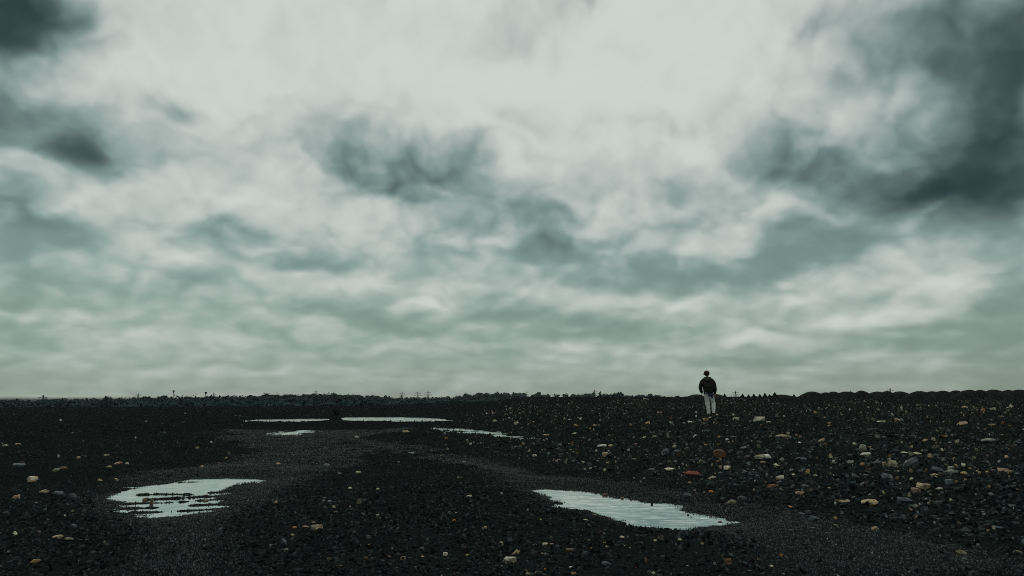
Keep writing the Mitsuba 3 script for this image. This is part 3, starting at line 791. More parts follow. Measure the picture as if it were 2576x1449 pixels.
def stone_mesh(W, D, H, shape, kind, rng):
    if shape == 'slab':
        k = rng.integers(7, 11)
        a = np.sort(rng.uniform(0, 2 * np.pi, k))
        rad = rng.uniform(.68, 1.05, k)
        ring = np.stack([np.cos(a) * rad, np.sin(a) * rad], 1)
        off = rng.uniform(-.15, .15, 2)
        pts = np.vstack([np.column_stack([ring * rng.uniform(.5, .86, (k, 1)) + off, rng.uniform(.55, 1.0, k)]), np.column_stack([ring, rng.uniform(-.35, .3, k)]), np.column_stack([ring * .8, rng.uniform(-1., -.5, k)])])
        pts[:, 2] += pts[:, 0] * rng.uniform(-.45, .45)
    elif shape == 'shard':
        pts = rng.normal(0, 1, (12, 3))
        pts /= np.linalg.norm(pts, axis=1, keepdims=True)
        pts[:, 2] -= .1
        s = rng.choice([-1, 1])
        pts = np.vstack([pts * [.8, .8, .75], [[s * 1.0, .1, .45], [s * .2, 0, .95], [-s * 1.05, 0, -.35]]])
    elif shape == 'block':
        pts = rng.uniform(-1, 1, (30, 3))
        pts = np.sign(pts) * np.abs(pts) ** .5 * rng.uniform(.8, 1, (30, 3))
        for _ in range(3):                                    # broken corners
            cut = rng.normal(0, 1, 3)
            cut /= np.linalg.norm(cut)
            over = np.maximum(pts @ cut - rng.uniform(.7, .95), 0)
            pts = pts - over[:, None] * cut
    else:
        pts = rng.normal(0, 1, (46, 3))
        pts /= np.linalg.norm(pts, axis=1, keepdims=True)
        pts *= rng.uniform(.9, 1.02, (46, 1))
    m = trimesh.convex.convex_hull(pts)
    ext = np.abs(m.vertices).max(0)
    m.vertices = m.vertices / ext * [W / 2, D / 2, H / 2]
    big = W > .1
    m = m.subdivide_to_size(max(W, .04) / (9 if big else 5), max_iter=8)
    m.merge_vertices()
    if shape == 'round':
        trimesh.smoothing.filter_taubin(m, iterations=4)
    o = rng.uniform(0, 50, 3)
    nn = fbm(m.vertices / (W * .28) + o, 3, 5)
    m.vertices = m.vertices + m.vertex_normals * ((nn - .5) * .09 * min(W, 3 * H))[:, None]
    t = fbm(m.vertices / (W * .22) + o + 9, 4, 6)[:, None]
    t2 = fbm(m.vertices / (W * .6) + o + 19, 2, 7)[:, None]
    c = np.array(KINDS[kind])[None] * (.5 + .62 * t + .38 * t2)
    if kind in ('speckled', 'veined', 'pale', 'rust'):
        dark = sst((noise(m.vertices / (W * .07) + o, 8) - (.62 if kind != 'veined' else .5)) / .12)[:, None]
        c = c * (1 - .65 * dark) + .04 * dark * np.array([1, .9, .7])
    if kind in ('cream', 'tan', 'white', 'salmon'):
        iron = sst((fbm(m.vertices / (W * .4) + o + 33, 3, 9) - .56) / .14)[:, None]
        c = c * (1 - iron * np.array([.25, .45, .62]))
    dirt = sst((fbm(m.vertices / (W * .3) + o + 47, 4, 10) - .5) / .12)[:, None]      # caked black dust in patches
    c = c * (1 - .6 * dirt) + .010 * dirt
    return m, np.clip(c, .004, .7)


WORD = {'tan': 'buff', 'slate': 'dark grey', 'coal': 'black', 'olive': 'dull olive', 'greenish': 'grey green', 'bluegrey': 'blue grey', 'salmon': 'pinkish', 'rust': 'rust brown', 'redbrown': 'reddish brown', 'pinkbrown': 'pinkish brown'}
FORM = {'slab': 'flat', 'block': 'blocky', 'round': 'rounded', 'shard': 'pointed'}
ORD = ['leftmost', 'second', 'third', 'fourth', 'fifth', 'sixth', 'seventh', 'eighth', 'ninth', 'tenth', 'eleventh', 'twelfth']


def zone(u, v):
    if u < 760:
        return 'on the left bank' if v < 1310 else 'at the lower left'
    if v < 1075:
        return 'on the far stony field'
    if u > 2145:
        return 'on the stony right slope' if v < 1330 else 'at the lower right'
    if u > 1280 + (1235 - v) * .8 and v < 1065 + (u - 1288) * .42:
        return 'behind the right puddle'
    if v < 1235:
        return 'between the puddles'
    return 'in the foreground rubble' if u < 1720 else 'at the lower right'


rows = []
for line in STONES.strip().splitlines():
    u, v, w, h, kind, shape, label = line.split('|')
    rows.append([float(u), float(v), float(w), float(h), kind, shape, label])
sets = {}
for row in rows:
    sets.setdefault((row[4], row[5], zone(row[0], row[1])), []).append(row)
for (kind, shape, zn), members in sets.items():
    members.sort(key=lambda r: r[0])
    n, what = len(members), f"{WORD.get(kind, kind)} {FORM[shape]} {'slate' if kind == 'slate' else 'stone'}"
    for k, row in enumerate(members):
        if not row[6]:
            row[6] = f"{'single ' if n == 1 else ''}{what} {zn}" if n == 1 else f"{ORD[k]} of {n} {what}s, left to right, {zn}"
srng = np.random.default_rng(11)
for u, v, w, h, kind, shape, label in rows:
    p, dist = at(u, v + h * .22)
    scale = dist / 2021.7
    W, H = w * scale, h * scale
    D = W * srng.uniform(.55, .85)
    see = HC / dist
    H = max(H - D * see * .9, H * .32)
    m, c = stone_mesh(W, D, H * 1.3, shape, kind, srng)
    yaw = srng.uniform(-.45, .45)
    tilt = srng.uniform(-.07, .07) if 'tilted' not in label and 'up to the right' not in label else -.35
    M = trimesh.transformations.euler_matrix(srng.uniform(-.1, .12), tilt, yaw)
    m.apply_transform(M)
    p[2] = height(p[0], p[1])[0]
    m.apply_translation(p + [0, 0, H * .34])
    big = W > .33
    name = 'slate' if kind == 'slate' and shape != 'round' else ('boulder' if big and shape in ('round', 'block') else 'stone')
    add(numbered(name), m, 'slate_face' if kind in ('slate', 'coal', 'bluegrey') else 'rock', label, {'slate': 'slate', 'boulder': 'boulder', 'stone': 'stone'}[name],
        {'slate': 'slate pieces on the spoil', 'boulder': 'large stones on the spoil', 'stone': 'loose stones on the spoil'}[name], smooth=False, color=c)

# ------------------------------------------------------------------ dumped heaps along the right skyline
HEAPS = [(1752, 991.8, 50), (1797, 990.8, 56), (1965, 992.5, 66), (2043, 984.8, 62), (2077, 986.8, 42), (2096, 985.2, 46), (2129, 984.8, 62), (2167, 982.6, 44), (2207, 984.8, 56), (2230, 983.6, 46), (2263, 984.2, 54),
         (2313, 983.8, 62), (2344, 984.2, 46), (2372, 983.0, 56), (2404, 982.0, 46), (2437, 980.5, 62), (2466, 981.0, 46), (2500, 980.0, 62), (2536, 981.0, 46), (2564, 980.0, 60)]
hrng = np.random.default_rng(5)
for k, (u, v, w) in enumerate(HEAPS):
    d = ray(u, v)
    dist = hrng.uniform(112, 122) if u > 2000 else hrng.uniform(140, 146)
    P = d / math.hypot(d[0], d[1]) * dist
    top = HC + P[2]
    g0 = float(base(np.array([P[0]]), np.array([P[1]]))[0]) - .25
    h, w_m = top - g0, w * 1.3 * dist / 2021.7
    a, t = np.meshgrid(np.linspace(0, 2 * np.pi, 37)[:-1], np.linspace(0, 1, 15), indexing='ij')
    prof = np.cos(t * np.pi / 2) ** 1.05
    rad = w_m / 2 * t * (1 + .14 * (fbm(np.stack([np.cos(a) * 1.5 + k * 7, np.sin(a) * 1.5, t * 2], -1), 3, 4) - .5))
    x, y = P[0] + rad * np.cos(a), P[1] + rad * np.sin(a) * 1.2
    z = g0 + h * prof + (fbm(np.stack([x * 2.2, y * 2.2, t * 0 + k], -1), 3, 6) - .5) * .07 * (t > 0) * (1 - .3 * t)
    n1, n2 = a.shape
    i, j = np.meshgrid(np.arange(n1), np.arange(n2 - 1), indexing='ij')
    q = np.stack([i * n2 + j, i * n2 + j + 1, ((i + 1) % n1) * n2 + j + 1, ((i + 1) % n1) * n2 + j], -1).reshape(-1, 4)
    V = np.stack([x, y, z], -1).reshape(-1, 3)
    tone = dark_tones(len(V), hrng, .005, .012)
    n_right = len(HEAPS) - k
    ends = ['last', 'second last', 'third last', 'fourth last', 'fifth last', 'sixth last', 'seventh last', 'eighth last', 'ninth last']
    starts = ['first', 'second', 'third', 'fourth', 'fifth', 'sixth', 'seventh', 'eighth', 'ninth', 'tenth', 'eleventh', 'twelfth']
    lab = (f'{starts[k]} dark dumped heap on the skyline counted from the left' if k < 11 else f'{ends[n_right - 1]} dark dumped heap on the skyline towards the right edge')
    add(numbered('spoil_heap'), (V, q), 'shale', lab, 'heap', 'dumped heaps in a row on the right skyline', smooth=True, color=tone)


# ------------------------------------------------------------------ woods
def leaf_cloud(centres, radii, n, leaf, rng, tone):
    """Leaf clumps: crooked quads through the lobes of a crown, facing every way."""
    k = rng.choice(len(centres), n, p=(radii.prod(1) ** .67) / (radii.prod(1) ** .67).sum())
    d = rng.normal(0, 1, (n, 3))
    d /= np.linalg.norm(d, axis=1, keepdims=True)
    c = centres[k] + d * radii[k] * rng.uniform(.55, 1.05, (n, 1)) ** .6
    a = rng.normal(0, 1, (n, 3))
    a /= np.linalg.norm(a, axis=1, keepdims=True)
    b = np.cross(a, rng.normal(0, 1, (n, 3)))
    b /= np.linalg.norm(b, axis=1, keepdims=True)
    s = leaf * rng.uniform(.6, 1.3, (n, 1))
    v = np.stack([c - a * s - b * s * .4, c + a * s * .7 - b * s * .6, c + a * s + b * s * .5, c - a * s * .6 + b * s * .7], 1).reshape(-1, 3)
    q = np.arange(4 * n).reshape(-1, 4)
    f = np.vstack([q[:, [0, 1, 2]], q[:, [0, 2, 3]]])
    col = np.repeat(np.array(tone)[None] * rng.uniform(.75, 1.25, (n, 1)), 4, 0)
    return v, f, col


def trunk_mesh(h, r, rng):
    z = np.linspace(0, 1, 6)
    bend = np.cumsum(rng.normal(0, .012 * h, (6, 2)), 0)
    bend -= bend[0]
    a = np.arange(7) * 2 * np.pi / 7
    rad = r * (1 - .72 * z) * np.where(z == 0, 1.35, 1)
    v = np.stack([bend[:, :1] + rad[:, None] * np.cos(a), bend[:, 1:] + rad[:, None] * np.sin(a), np.repeat((z * h)[:, None], 7, 1)], -1).reshape(-1, 3)
    i, j = np.meshgrid(np.arange(5), np.arange(7), indexing='ij')
    q = np.stack([i * 7 + j, i * 7 + (j + 1) % 7, (i + 1) * 7 + (j + 1) % 7, (i + 1) * 7 + j], -1).reshape(-1, 4)
    return v, q


def lobes(h, w, kind, rng):
    if kind == 'conifer':
        n = 10
        z = np.linspace(.14, .96, n)
        c = np.stack([rng.normal(0, .03 * w, n), rng.normal(0, .03 * w, n), z * h], 1)
        rad = np.stack([w * .62 * (1.12 - z), w * .62 * (1.12 - z), np.full(n, h * .09)], 1)
    else:
        n = 9
        c = np.stack([rng.normal(0, .22 * w, n), rng.normal(0, .22 * w, n), h * rng.uniform(.38, .84, n)], 1)
        rad = np.stack([w * rng.uniform(.2, .34, n)] * 2 + [h * rng.uniform(.12, .2, n)], 1)
        c[0], rad[0] = [0, 0, h * .6], [w * .4, w * .4, h * .26]
    return c, rad


ICO = trimesh.creation.icosphere(1)


def cores(centres, radii, rng, tone, keep=4):
    """The dense shaded heart of a crown: a lumpy body inside each of its largest lobes."""
    vs, fs, cs = [], [], []
    for n, k in enumerate(np.argsort(-radii.prod(1))[:keep]):
        v = ICO.vertices * radii[k] * .86 * rng.uniform(.8, 1.12, (len(ICO.vertices), 1)) + centres[k]
        vs.append(v)
        fs.append(ICO.faces + n * len(v))
        cs.append(np.array(tone)[None] * rng.uniform(.8, 1.1, (len(v), 1)))
    return np.vstack(vs), np.vstack(fs), np.vstack(cs)


trng = np.random.default_rng(3)
TONE, TONE_PINE = (.008, .024, .025), (.006, .016, .016)
parts = []
# the woods beyond the edge of the tip: trees too many and too far to count
for r0, r1, N, prof, drop in ((330, 620, 620, SKYLINE_NEAR, 7.5), (620, 900, 950, SKYLINE_NEAR, 0.), (1250, 1500, 620, SKYLINE_FAR, 0.)):
    for k in range(N):
        r, az = trng.uniform(r0, r1), np.radians(trng.uniform(-38, 38))
        x, y = r * math.sin(az), r * math.cos(az)
        slope = float(ridge(prof, np.array([x]), np.array([y]))[0]) - drop / 2021.7
        zb = float(base(np.array([x]), np.array([y]))[0])
        top = HC + slope * r + trng.normal(-.8, 1.0) * r / 900
        h = top - zb
        if h < 3:
            continue
        w = trng.uniform(7, 13) * np.clip(h / 12, .5, 1.3)
        kind = 'conifer' if trng.uniform() < .18 else 'broad'
        c, rad = lobes(h, w * (.6 if kind == 'conifer' else 1), kind, trng)
        v, f, col = joined([leaf_cloud(c, rad, 46, .9, trng, TONE if kind == 'broad' else TONE_PINE), cores(c, rad, trng, TONE, 3)])
        parts.append((v + [x, y, zb], f, col))
v, f, c = joined(parts)
add('distant_woods', (v, f), 'leaves', 'far dark woods closing off the flat ground along the horizon', kind='stuff', color=c)

# trees that stand out on the skyline: u, v of the top, width there, distance, kind, label
TREES = [(850, 988.5, 30, 1150, 'broad', 'tree at the left end of the higher wooded rise, left of centre'),
         (946, 990.5, 27, 1150, 'broad', 'round isolated tree beside the dip in the skyline, larger of two'),
         (970, 993.5, 18, 1150, 'broad', 'round isolated tree beside the dip in the skyline, smaller of two'),
         (1176, 986.5, 26, 1200, 'broad', 'tree starting the long row of rounded skyline trees at the centre'),
         (1208, 985.5, 28, 1200, 'broad', 'second rounded tree of the long central skyline row'),
         (1232, 986.5, 26, 1200, 'broad', 'third rounded tree of the long central skyline row'),
         (1254, 985.0, 26, 1200, 'broad', 'fourth rounded tree of the long central skyline row'),
         (1276, 984.5, 28, 1200, 'broad', 'fifth rounded tree of the long central skyline row, the tallest of them'),
         (1302, 985.0, 30, 1200, 'broad', 'sixth rounded tree of the long central skyline row'),
         (1353, 984.5, 24, 1200, 'broad', 'tree standing a little proud in the right half of the central row'),
         (1510, 985.5, 20, 1000, 'conifer', 'dark pointed tree at the right end of the central wooded row'),
         (1556, 986.5, 32, 1000, 'broad', 'broad tree right of the pointed one, before the skyline drops'),
         (1632, 987.0, 26, 1000, 'broad', 'rounded tree left of the walking person, the last high one before him'),
         (1535, 990.0, 40, 520, 'broad', 'near brownish bushy tree below the skyline at the right of the central row'),
         (1823, 990.5, 9, 127, 'conifer', 'lone small pointed tree just right of the walking person'),
         (1868, 990.5, 10, 127, 'conifer', 'first of the little pointed trees between the person and the heaps'),
         (1883, 992.0, 8, 127, 'conifer', 'second of the little pointed trees between the person and the heaps'),
         (1896, 990.5, 9, 127, 'conifer', 'third of the little pointed trees between the person and the heaps'),
         (1911, 991.0, 9, 127, 'conifer', 'fourth of the little pointed trees between the person and the heaps'),
         (1924, 988.5, 11, 127, 'conifer', 'taller fifth of the little pointed trees between the person and the heaps'),
         (1936, 991.5, 8, 127, 'conifer', 'short sixth of the little pointed trees between the person and the heaps'),
         (1949, 986.8, 13, 127, 'conifer', 'tallest of the little pointed trees between the person and the heaps'),
         (1997, 992.0, 9, 127, 'conifer', 'little pointed tree close to the first of the large heaps'),
         (40, 1001.0, 18, 640, 'broad', 'rounded tree sticking up at the far left of the skyline'),
         (262, 998.0, 20, 640, 'broad', 'rounded tree on the left skyline between two faint masts')]
for u, v, w, dist, kind, lab in TREES:
    d = ray(u, v)
    P = d / math.hypot(d[0], d[1]) * dist
    zb = float(base(np.array([P[0]]), np.array([P[1]]))[0])
    h, wm = HC + P[2] - zb, w * dist / 2021.7
    key = numbered('pine_tree' if kind == 'conifer' else 'broadleaf_tree')
    if kind == 'conifer':
        wm = max(wm, h * .42)
    wm = max(wm, h * .5)
    c, rad = lobes(h, wm, kind, trng)
    vv, f, col = leaf_cloud(c, rad, 420, .055 * h ** .8 if kind == 'conifer' else .085 * h ** .8, trng, TONE_PINE if kind == 'conifer' else TONE)
    vv, f, col = joined([(vv, f, col), cores(c, rad, trng, TONE_PINE if kind == 'conifer' else TONE, 10)])
    base_pt = [P[0], P[1], zb]
    add(key + '__crown', (vv + base_pt, f), 'leaves', color=col)
    tv, tq = trunk_mesh(h * .62, .03 * h, trng)
    add(key + '__trunk', (tv + base_pt, tq), 'bark')
    tag(key, lab, 'tree', 'single trees on the skyline')


# ------------------------------------------------------------------ pylons and masts
def bar(p, q, r):
    p, q = np.array(p, float), np.array(q, float)
    z = (q - p) / np.linalg.norm(q - p)
    x = np.cross(z, [0, 0, 1] if abs(z[2]) < .9 else [1, 0, 0])
    x /= np.linalg.norm(x)
    y = np.cross(z, x)
    o = np.array([x + y, -x + y, -x - y, x - y]) * r * .707
    v = np.vstack([p + o, q + o])
    q4 = np.array([[0, 1, 5, 4], [1, 2, 6, 5], [2, 3, 7, 6], [3, 0, 4, 7], [3, 2, 1, 0], [4, 5, 6, 7]])
    return v, q4


def bars(lines, r):
    vs, fs, o = [], [], 0
    for p, q in lines:
        v, f = bar(p, q, r)
        vs.append(v)
        fs.append(f + o)
        o += len(v)
    return np.vstack(vs), np.vstack(fs)


PYLONS = [(109, 993.5, 1100, 34, 'steel pylon furthest left on the skyline'), (348, 989.5, 1700, 34, 'faint steel pylon left of the tall mast on the left skyline'),
          (538, 988.0, 1800, 34, 'faint steel pylon just right of the stubby mast'), (795, 982.0, 1900, 36, 'faint steel pylon above the left end of the wooded rise'),
          (1051, 985.0, 1500, 36, 'steel pylon in the dip of the skyline, right of the isolated trees'), (1012, 985.0, 1700, 36, 'steel pylon close above the isolated trees, left of the dip'),
          (1077, 983.5, 1500, 36, 'steel pylon at the left end of the long central row of trees'), (1496, 980.0, 1600, 38, 'faint steel pylon above the right half of the central row of trees'),
          (1850, 983.0, 1500, 36, 'faint steel pylon just right of the walking person'), (2140, 982.0, 1500, 40, 'faint steel pylon behind the heaps, left one of two'),
          (2239, 976.5, 1500, 42, 'faint steel pylon behind the heaps, right one of two')]
for u, v, dist, tall, lab in PYLONS:
    d = ray(u, v)
    P = d / math.hypot(d[0], d[1]) * dist
    zt = HC + P[2]
    w, t = tall * .11, .5
    c = lambda z, s, k: [s * (1 if k in (0, 3) else -1), s * (1 if k in (0, 1) else -1), z]
    L = []
    lv = [(0, w), (.3 * tall, w * .68), (.55 * tall, w * .42), (.78 * tall, w * .24), (tall, t * .4)]
    for (z0, s0), (z1, s1) in zip(lv[:-1], lv[1:]):
        for k in range(4):
            L += [(c(z0, s0, k), c(z1, s1, k)), (c(z0, s0, k), c(z1, s1, (k + 1) % 4)), (c(z1, s1, k), c(z1, s1, (k + 1) % 4))]
    A = []
    for z, half in ((.68, .19), (.79, .23), (.90, .16)):
        A += [([-half * tall, 0, z * tall], [half * tall, 0, z * tall]), ([-half * tall, 0, z * tall], [0, 0, (z + .05) * tall]), ([half * tall, 0, z * tall], [0, 0, (z + .05) * tall])]
    key = numbered('pylon')
    o = np.array([P[0], P[1], zt - tall])
    vv, f = bars(L, .28)
    add(key + '__tower', (vv + o, f), 'steel')
    vv, f = bars(A, .28)
    add(key + '__crossarm', (vv + o, f), 'steel')
    tag(key, lab, 'pylon', 'far steel pylons along the skyline')
for u, v, dist, tall, head, lab in ((437, 982.0, 620, 22, 1.6, 'tall thin mast with a small head standing above the left woods'), (518, 986.0, 620, 18, 1.8, 'stubby dark mast with a wedge shaped head on the left skyline')):
    d = ray(u, v)
    P = d / math.hypot(d[0], d[1]) * dist
    key = numbered('mast')
    o = np.array([P[0], P[1], HC + P[2] - tall])
    vv, f = bar([0, 0, 0], [0, 0, tall], .22)
    add(key + '__pole', (vv + o, f), 'steel')
    hd = trimesh.creation.cone(head * .62, head * 1.5, sections=8)
    hd.apply_transform(trimesh.transformations.rotation_matrix(math.pi, [1, 0, 0]))
    hd.apply_translation(o + [0, 0, tall])
    add(key + '__head', hd, 'steel')
    tag(key, lab, 'mast')

# ------------------------------------------------------------------ scrub: one bush behind the far puddles, dry stems on the stony field
p, dist = at(845, 1052)
c, rad = lobes(.55, .55, 'broad', trng)
vv, f, col = leaf_cloud(c, rad, 420, .03, trng, (.012, .016, .010))
add('bush__foliage', (vv + p, f), 'leaves', color=col)
L = []
for k in range(9):
    a = trng.uniform(0, 6.28)
    L.append(([0, 0, -.03], [.2 * math.cos(a), .2 * math.sin(a), trng.uniform(.3, .5)]))
vv, f = bars(L, .006)
add('bush__stem', (vv + p, f), 'bark')
tag('bush', 'small dark bush standing where the two far puddles meet', 'bush')

N = 1500
x, y, r = sector(N, 26, 85, 1.0, trng, 36)
keep = (x > np.interp(y, BY, BX) + 2 + trng.uniform(0, 4, N)) & (mud_mask(x, y) < .1)
x, y, r = x[keep], y[keep], r[keep]
n = len(x)
z = height(x, y)
hh = trng.uniform(.08, .30, n)
lean = trng.normal(0, .3, (n, 2)) * hh[:, None]
wd = .0035 * r / 30 + .002
p0 = np.stack([x, y, z - .02], 1)
v = np.stack([p0 - np.outer(wd, [1, 0, 0]), p0 + np.outer(wd, [1, 0, 0]), p0 + np.outer(wd, [0, 1, 0]), p0 + np.column_stack([lean, hh])], 1).reshape(-1, 3)
f = (np.array([[0, 1, 3], [1, 2, 3], [2, 0, 3]])[None] + (np.arange(n) * 4)[:, None, None]).reshape(-1, 3)
col = np.repeat(np.array([[.10, .095, .07]]) * trng.uniform(.3, 1.2, (n, 1)), 4, 0)
add('dry_grass', (v, f), 'stems', 'sparse dry stems standing among the stones of the far field', kind='stuff', color=col)

# ------------------------------------------------------------------ the walking person, seen from behind (x right, y away from the lens, metres)
def ball(p, r):
    r = np.broadcast_to(r, 3)
    return m3.Manifold.sphere(1.0, 20).scale([float(a) for a in r]).translate([float(a) for a in p])


def chain(*joints):
    """A tapering limb: hulls between neighbouring balls."""
    out = m3.Manifold()
    for a, b in zip(joints[:-1], joints[1:]):
        out += m3.Manifold.batch_hull([ball(*a), ball(*b)])
    return out


def soft(man, edge, rounds):
    mm = man.refine_to_length(edge).to_mesh()
    t = trimesh.Trimesh(mm.vert_properties[:, :3], mm.tri_verts, process=True)
    trimesh.smoothing.filter_taubin(t, iterations=rounds)
    return t


def hand(wrist, s):
    """Palm, four fingers of different length, slightly curled, and a thumb from the side of the palm. s: +1 right hand."""
    w = np.array(wrist, float)
    palm = m3.Manifold.batch_hull([ball(w, (.026, .030, .03)), ball(w + [0, .030, -.075], (.013, .018, .016)), ball(w + [0, -.030, -.075], (.013, .016, .016))])
    for k, (off, ln) in enumerate(((.033, .072), (.012, .080), (-.010, .075), (-.031, .058))):
        a = w + [0, off, -.078]
        b = a + np.array([-s * .006, 0, -ln * .5])
        c = b + np.array([-s * .020, -.004, -ln * .42])
        palm += chain((a, .0092), (b, .0085), (c, .0072))
    a = w + [-s * .006, .028, -.022]
    b = a + np.array([-s * .006, .028, -.030])
    c = b + np.array([-s * .006, .010, -.030])
    return palm + chain((a, .0125), (b, .0105), (c, .0085))


SH_L, EL_L, WR_L = (-.195, .0, 1.425), (-.295, -.03, 1.12), (-.245, .05, .895)
SH_R, EL_R, WR_R = (.190, .0, 1.425), (.275, -.02, 1.10), (.262, .06, .850)
HIP_L, KN_L, AN_L = (-.085, 0, .90), (-.035, .025, .49), (.000, .0, .085)
HIP_R, KN_R, AN_R = (.095, 0, .90), (.195, .080, .49), (.192, -.035, .115)
HEAD = np.array([-.03, .03, 1.655])
body = chain(((0, 0, .95), (.15, .10, .12)), ((0, .0, 1.18), (.135, .09, .1)), ((0, .0, 1.34), (.14, .09, .1)), ((0, -.005, 1.43), (.09, .06, .05)), ((-.01, .0, 1.50), .058), ((-.02, .015, 1.58), .055))
body += ball(HEAD, (.074, .096, .112)) + ball(HEAD + [0, .045, -.065], (.052, .048, .05))
body += m3.Manifold.batch_hull([ball(HEAD + [-.012, .090, .012], .010), ball(HEAD + [-.018, .112, -.022], .013)])         # nose
body += ball(HEAD + [-.012, .090, -.050], (.026, .012, .008)) + ball(HEAD + [-.012, .088, -.064], (.022, .012, .008))          # lips
for s in (-1, 1):
    body += ball(HEAD + [s * .076, .0, -.012], (.010, .020, .032)) + ball(HEAD + [s * .034 - .012, .082, .018], .013)           # ears, eyes
for S, E_, W in ((SH_L, EL_L, WR_L), (SH_R, EL_R, WR_R)):
    body += chain((np.array(S) * [.78, 1, 1] - [0, 0, .03], .060), (E_, .044), (W, .028))
body += hand(WR_L, -1) + hand(WR_R, 1)
for H_, K_, A_ in ((HIP_L, KN_L, AN_L), (HIP_R, KN_R, AN_R)):
    body += chain((H_, .090), (K_, .056), (np.array(K_) * .6 + np.array(A_) * .4 + [0, -.02, 0], .052), (A_, .036))
body_m = soft(body, .014, 4)

jacket = m3.Manifold.batch_hull([ball((-.135, .0, 1.395), (.085, .10, .075)), ball((.135, .0, 1.395), (.085, .10, .075)), ball((0, -.01, 1.49), (.10, .085, .05)),
                                 ball((-.06, -.03, 1.15), (.15, .12, .12)), ball((.07, -.03, 1.15), (.15, .12, .12))])
jacket += m3.Manifold.batch_hull([ball((-.055, -.02, 1.15), (.155, .125, .12)), ball((.07, -.02, 1.15), (.155, .125, .12)), ball((-.045, .0, .925), (.132, .125, .045)), ball((.075, .0, .925), (.135, .125, .045))])
for (S, E_, W), s in (((SH_L, EL_L, WR_L), -1), ((SH_R, EL_R, WR_R), 1)):
    mid = (np.array(S) + np.array(E_)) / 2
    jacket += chain((np.array(S) - [s * .035, 0, .03], .088), (mid + [s * .012, 0, 0], .088), (E_, .080), ((np.array(E_) + np.array(W)) / 2, .068), (np.array(W) + [0, 0, .03], .050))
jacket_m = soft(jacket, .022, 8)
vv = jacket_m.vertices
fold = fbm(np.column_stack([vv[:, 0] * 14, vv[:, 1] * 9, vv[:, 2] * 5]) + 3, 3, 12) - .5
jacket_m.vertices = vv + jacket_m.vertex_normals * (fold * .045)[:, None]

hood = chain(((-.10, .05, 1.500), (.045, .05, .035)), ((-.115, -.045, 1.485), (.05, .05, .045)), ((-.05, -.12, 1.435), (.07, .045, .06)), ((.0, -.135, 1.405), (.08, .045, .065)),
             ((.05, -.12, 1.435), (.07, .045, .06)), ((.105, -.045, 1.485), (.05, .05, .045)), ((.09, .05, 1.500), (.045, .05, .035)))
hood += m3.Manifold.batch_hull([ball((-.06, -.09, 1.50), .035), ball((.05, -.09, 1.50), .035), ball((0, -.12, 1.38), .05)])
hood_m = soft(hood, .02, 6)

shirt = m3.Manifold.batch_hull([ball((-.06, 0, .92), (.115, .115, .03)), ball((.085, 0, .92), (.115, .115, .03)), ball((-.055, 0, .80), (.112, .120, .03)), ball((.085, 0, .775), (.118, .125, .03))])
shirt += m3.Manifold.batch_hull([ball((.13, -.01, .82), (.075, .115, .03)), ball((.155, -.01, .70), (.045, .105, .03))])
shirt_m = soft(shirt, .022, 5)
vv = shirt_m.vertices
shirt_m.vertices = vv + shirt_m.vertex_normals * ((fbm(vv * [16, 12, 5] + 8, 3, 2) - .5) * .03)[:, None]

trousers = m3.Manifold.batch_hull([ball((-.06, 0, .90), (.11, .108, .05)), ball((.085, 0, .90), (.11, .108, .05)), ball((-.065, 0, .79), (.098, .112, .06)), ball((.095, 0, .79), (.098, .112, .06))])
trousers += chain(((-.070, 0, .80), (.104, .112, .08)), ((-.050, .012, .66), (.098, .100, .06)), (np.array(KN_L), (.090, .092, .07)), ((-.012, .0, .27), (.077, .080, .06)), ((.000, .0, .075), (.056, .066, .03)))
trousers += chain(((.100, 0, .80), (.104, .112, .08)), ((.150, .045, .66), (.092, .098, .06)), (np.array(KN_R), (.082, .088, .07)), ((.193, .01, .29), (.074, .078, .06)), ((.192, -.035, .115), (.054, .064, .03)))
trousers_m = soft(trousers, .022, 4)
vv = trousers_m.vertices
f1 = fbm(vv * [10, 10, 22] + 4, 3, 3) - .5
trousers_m.vertices = vv + trousers_m.vertex_normals * (f1 * .034)[:, None]


def shoe(a, pitch):
    s = m3.Manifold.batch_hull([ball((0, -.045, .035), (.042, .045, .035)), ball((0, .07, .028), (.048, .05, .028)), ball((0, .15, .022), (.040, .05, .022)), ball((0, -.01, .085), (.040, .05, .03))])
    m = soft(s.trim_by_plane([0, 0, 1], .002), .015, 2)
    m.apply_transform(trimesh.transformations.rotation_matrix(-pitch, [1, 0, 0], [0, .1, 0]))
    m.apply_translation(a)
    return m


cap_m = ball(HEAD + [.002, -.012, .022], (.117, .128, .116)).trim_by_plane([0, .10, 1], 1.655 - .055)
peak = m3.Manifold.batch_hull([ball(HEAD + [-.075, .07, -.018], (.03, .03, .012)), ball(HEAD + [-.128, .075, -.030], (.020, .035, .008)), ball(HEAD + [-.06, .13, -.020], (.03, .02, .008))])
cap_m = soft(cap_m + peak, .016, 4)
vv = cap_m.vertices
cap_m.vertices = vv + cap_m.vertex_normals * ((fbm(vv * 26, 3, 2) - .5) * .014)[:, None]
hair_m = soft(m3.Manifold.batch_hull([ball(HEAD + [0, -.02, .0], (.082, .092, .07)), ball(HEAD + [.002, -.045, -.075], (.060, .042, .022))]), .014, 3)

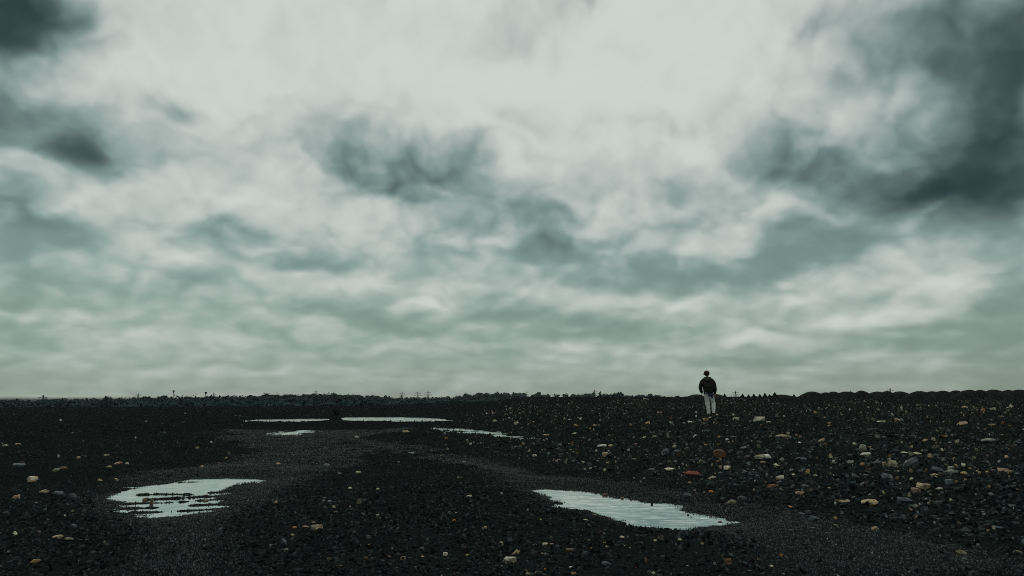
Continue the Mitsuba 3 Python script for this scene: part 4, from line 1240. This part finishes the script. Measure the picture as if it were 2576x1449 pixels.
for name, color, rough in (('skin', (.36, .20, .14), .6), ('jacket_cloth', (.016, .017, .013), .8), ('hood_cloth', (.036, .040, .033), .9), ('shirt_cloth', (.013, .024, .050), .9),
                           ('trouser_cloth', (.58, .59, .57), .9), ('shoe_leather', (.018, .016, .014), .6), ('cap_cloth', (.030, .015, .009), .9), ('hair', (.022, .012, .008), .7)):
    def weave(p, n, uv, c=color):
        k = .82 + .36 * mikit.fbm(p.x * 22, p.y * 22, p.z * 14, 2)
        return mi.Color3f(c[0] * k, c[1] * k, c[2] * k)
    mat(name, proc(weave), rough, .2)
foot, dist = at(1783, 1045.5)
size = dist * 116.0 / 2021.7 / 1.79
print('person at', foot, 'scale', size)
size = float(np.clip(size, .97, 1.04))
turn = -math.atan2(foot[0], foot[1])
PM = trimesh.transformations.translation_matrix(foot + [0, 0, .005]) @ trimesh.transformations.rotation_matrix(turn, [0, 0, 1]) @ np.diag([size, size, size, 1])
for part, m, b in (('body', body_m, 'skin'), ('jacket', jacket_m, 'jacket_cloth'), ('hood', hood_m, 'hood_cloth'), ('shirt', shirt_m, 'shirt_cloth'), ('trousers', trousers_m, 'trouser_cloth'),
                   ('shoe', shoe((-.005, .0, .0), 0), 'shoe_leather'), ('shoe_001', shoe((.192, -.03, .012), .16), 'shoe_leather'), ('cap', cap_m, 'cap_cloth'), ('hair', hair_m, 'hair')):
    m = m.copy()
    m.apply_transform(PM)
    add('person__' + part, m, b, smooth=50 if part != 'jacket' else 60)
tag('person', 'person seen from behind in dark hooded jacket, pale trousers and brown cap, walking away', 'person')
labels['person__shirt'] = {'label': 'dark blue shirt hem hanging out below the jacket'}
labels['person__cap'] = {'label': 'reddish brown cap with a short peak to the left'}

# ------------------------------------------------------------------ thin air between the lens and the far woods
HAZE = 5e-5
if HAZE:
    scene['haze_air'] = {'type': 'homogeneous', 'albedo': {'type': 'rgb', 'value': [.93, .95, .95]}, 'sigma_t': HAZE}
    scene['haze'] = {'type': 'cube', 'to_world': T().translate([0, 0, 10]).scale([5400, 5400, 27]), 'bsdf': {'type': 'null'}, 'interior': {'type': 'ref', 'id': 'haze_air'}}
    scene['camera']['medium'] = {'type': 'ref', 'id': 'haze_air'}
    tag('haze', 'thin grey haze over the far ground', kind='stuff')
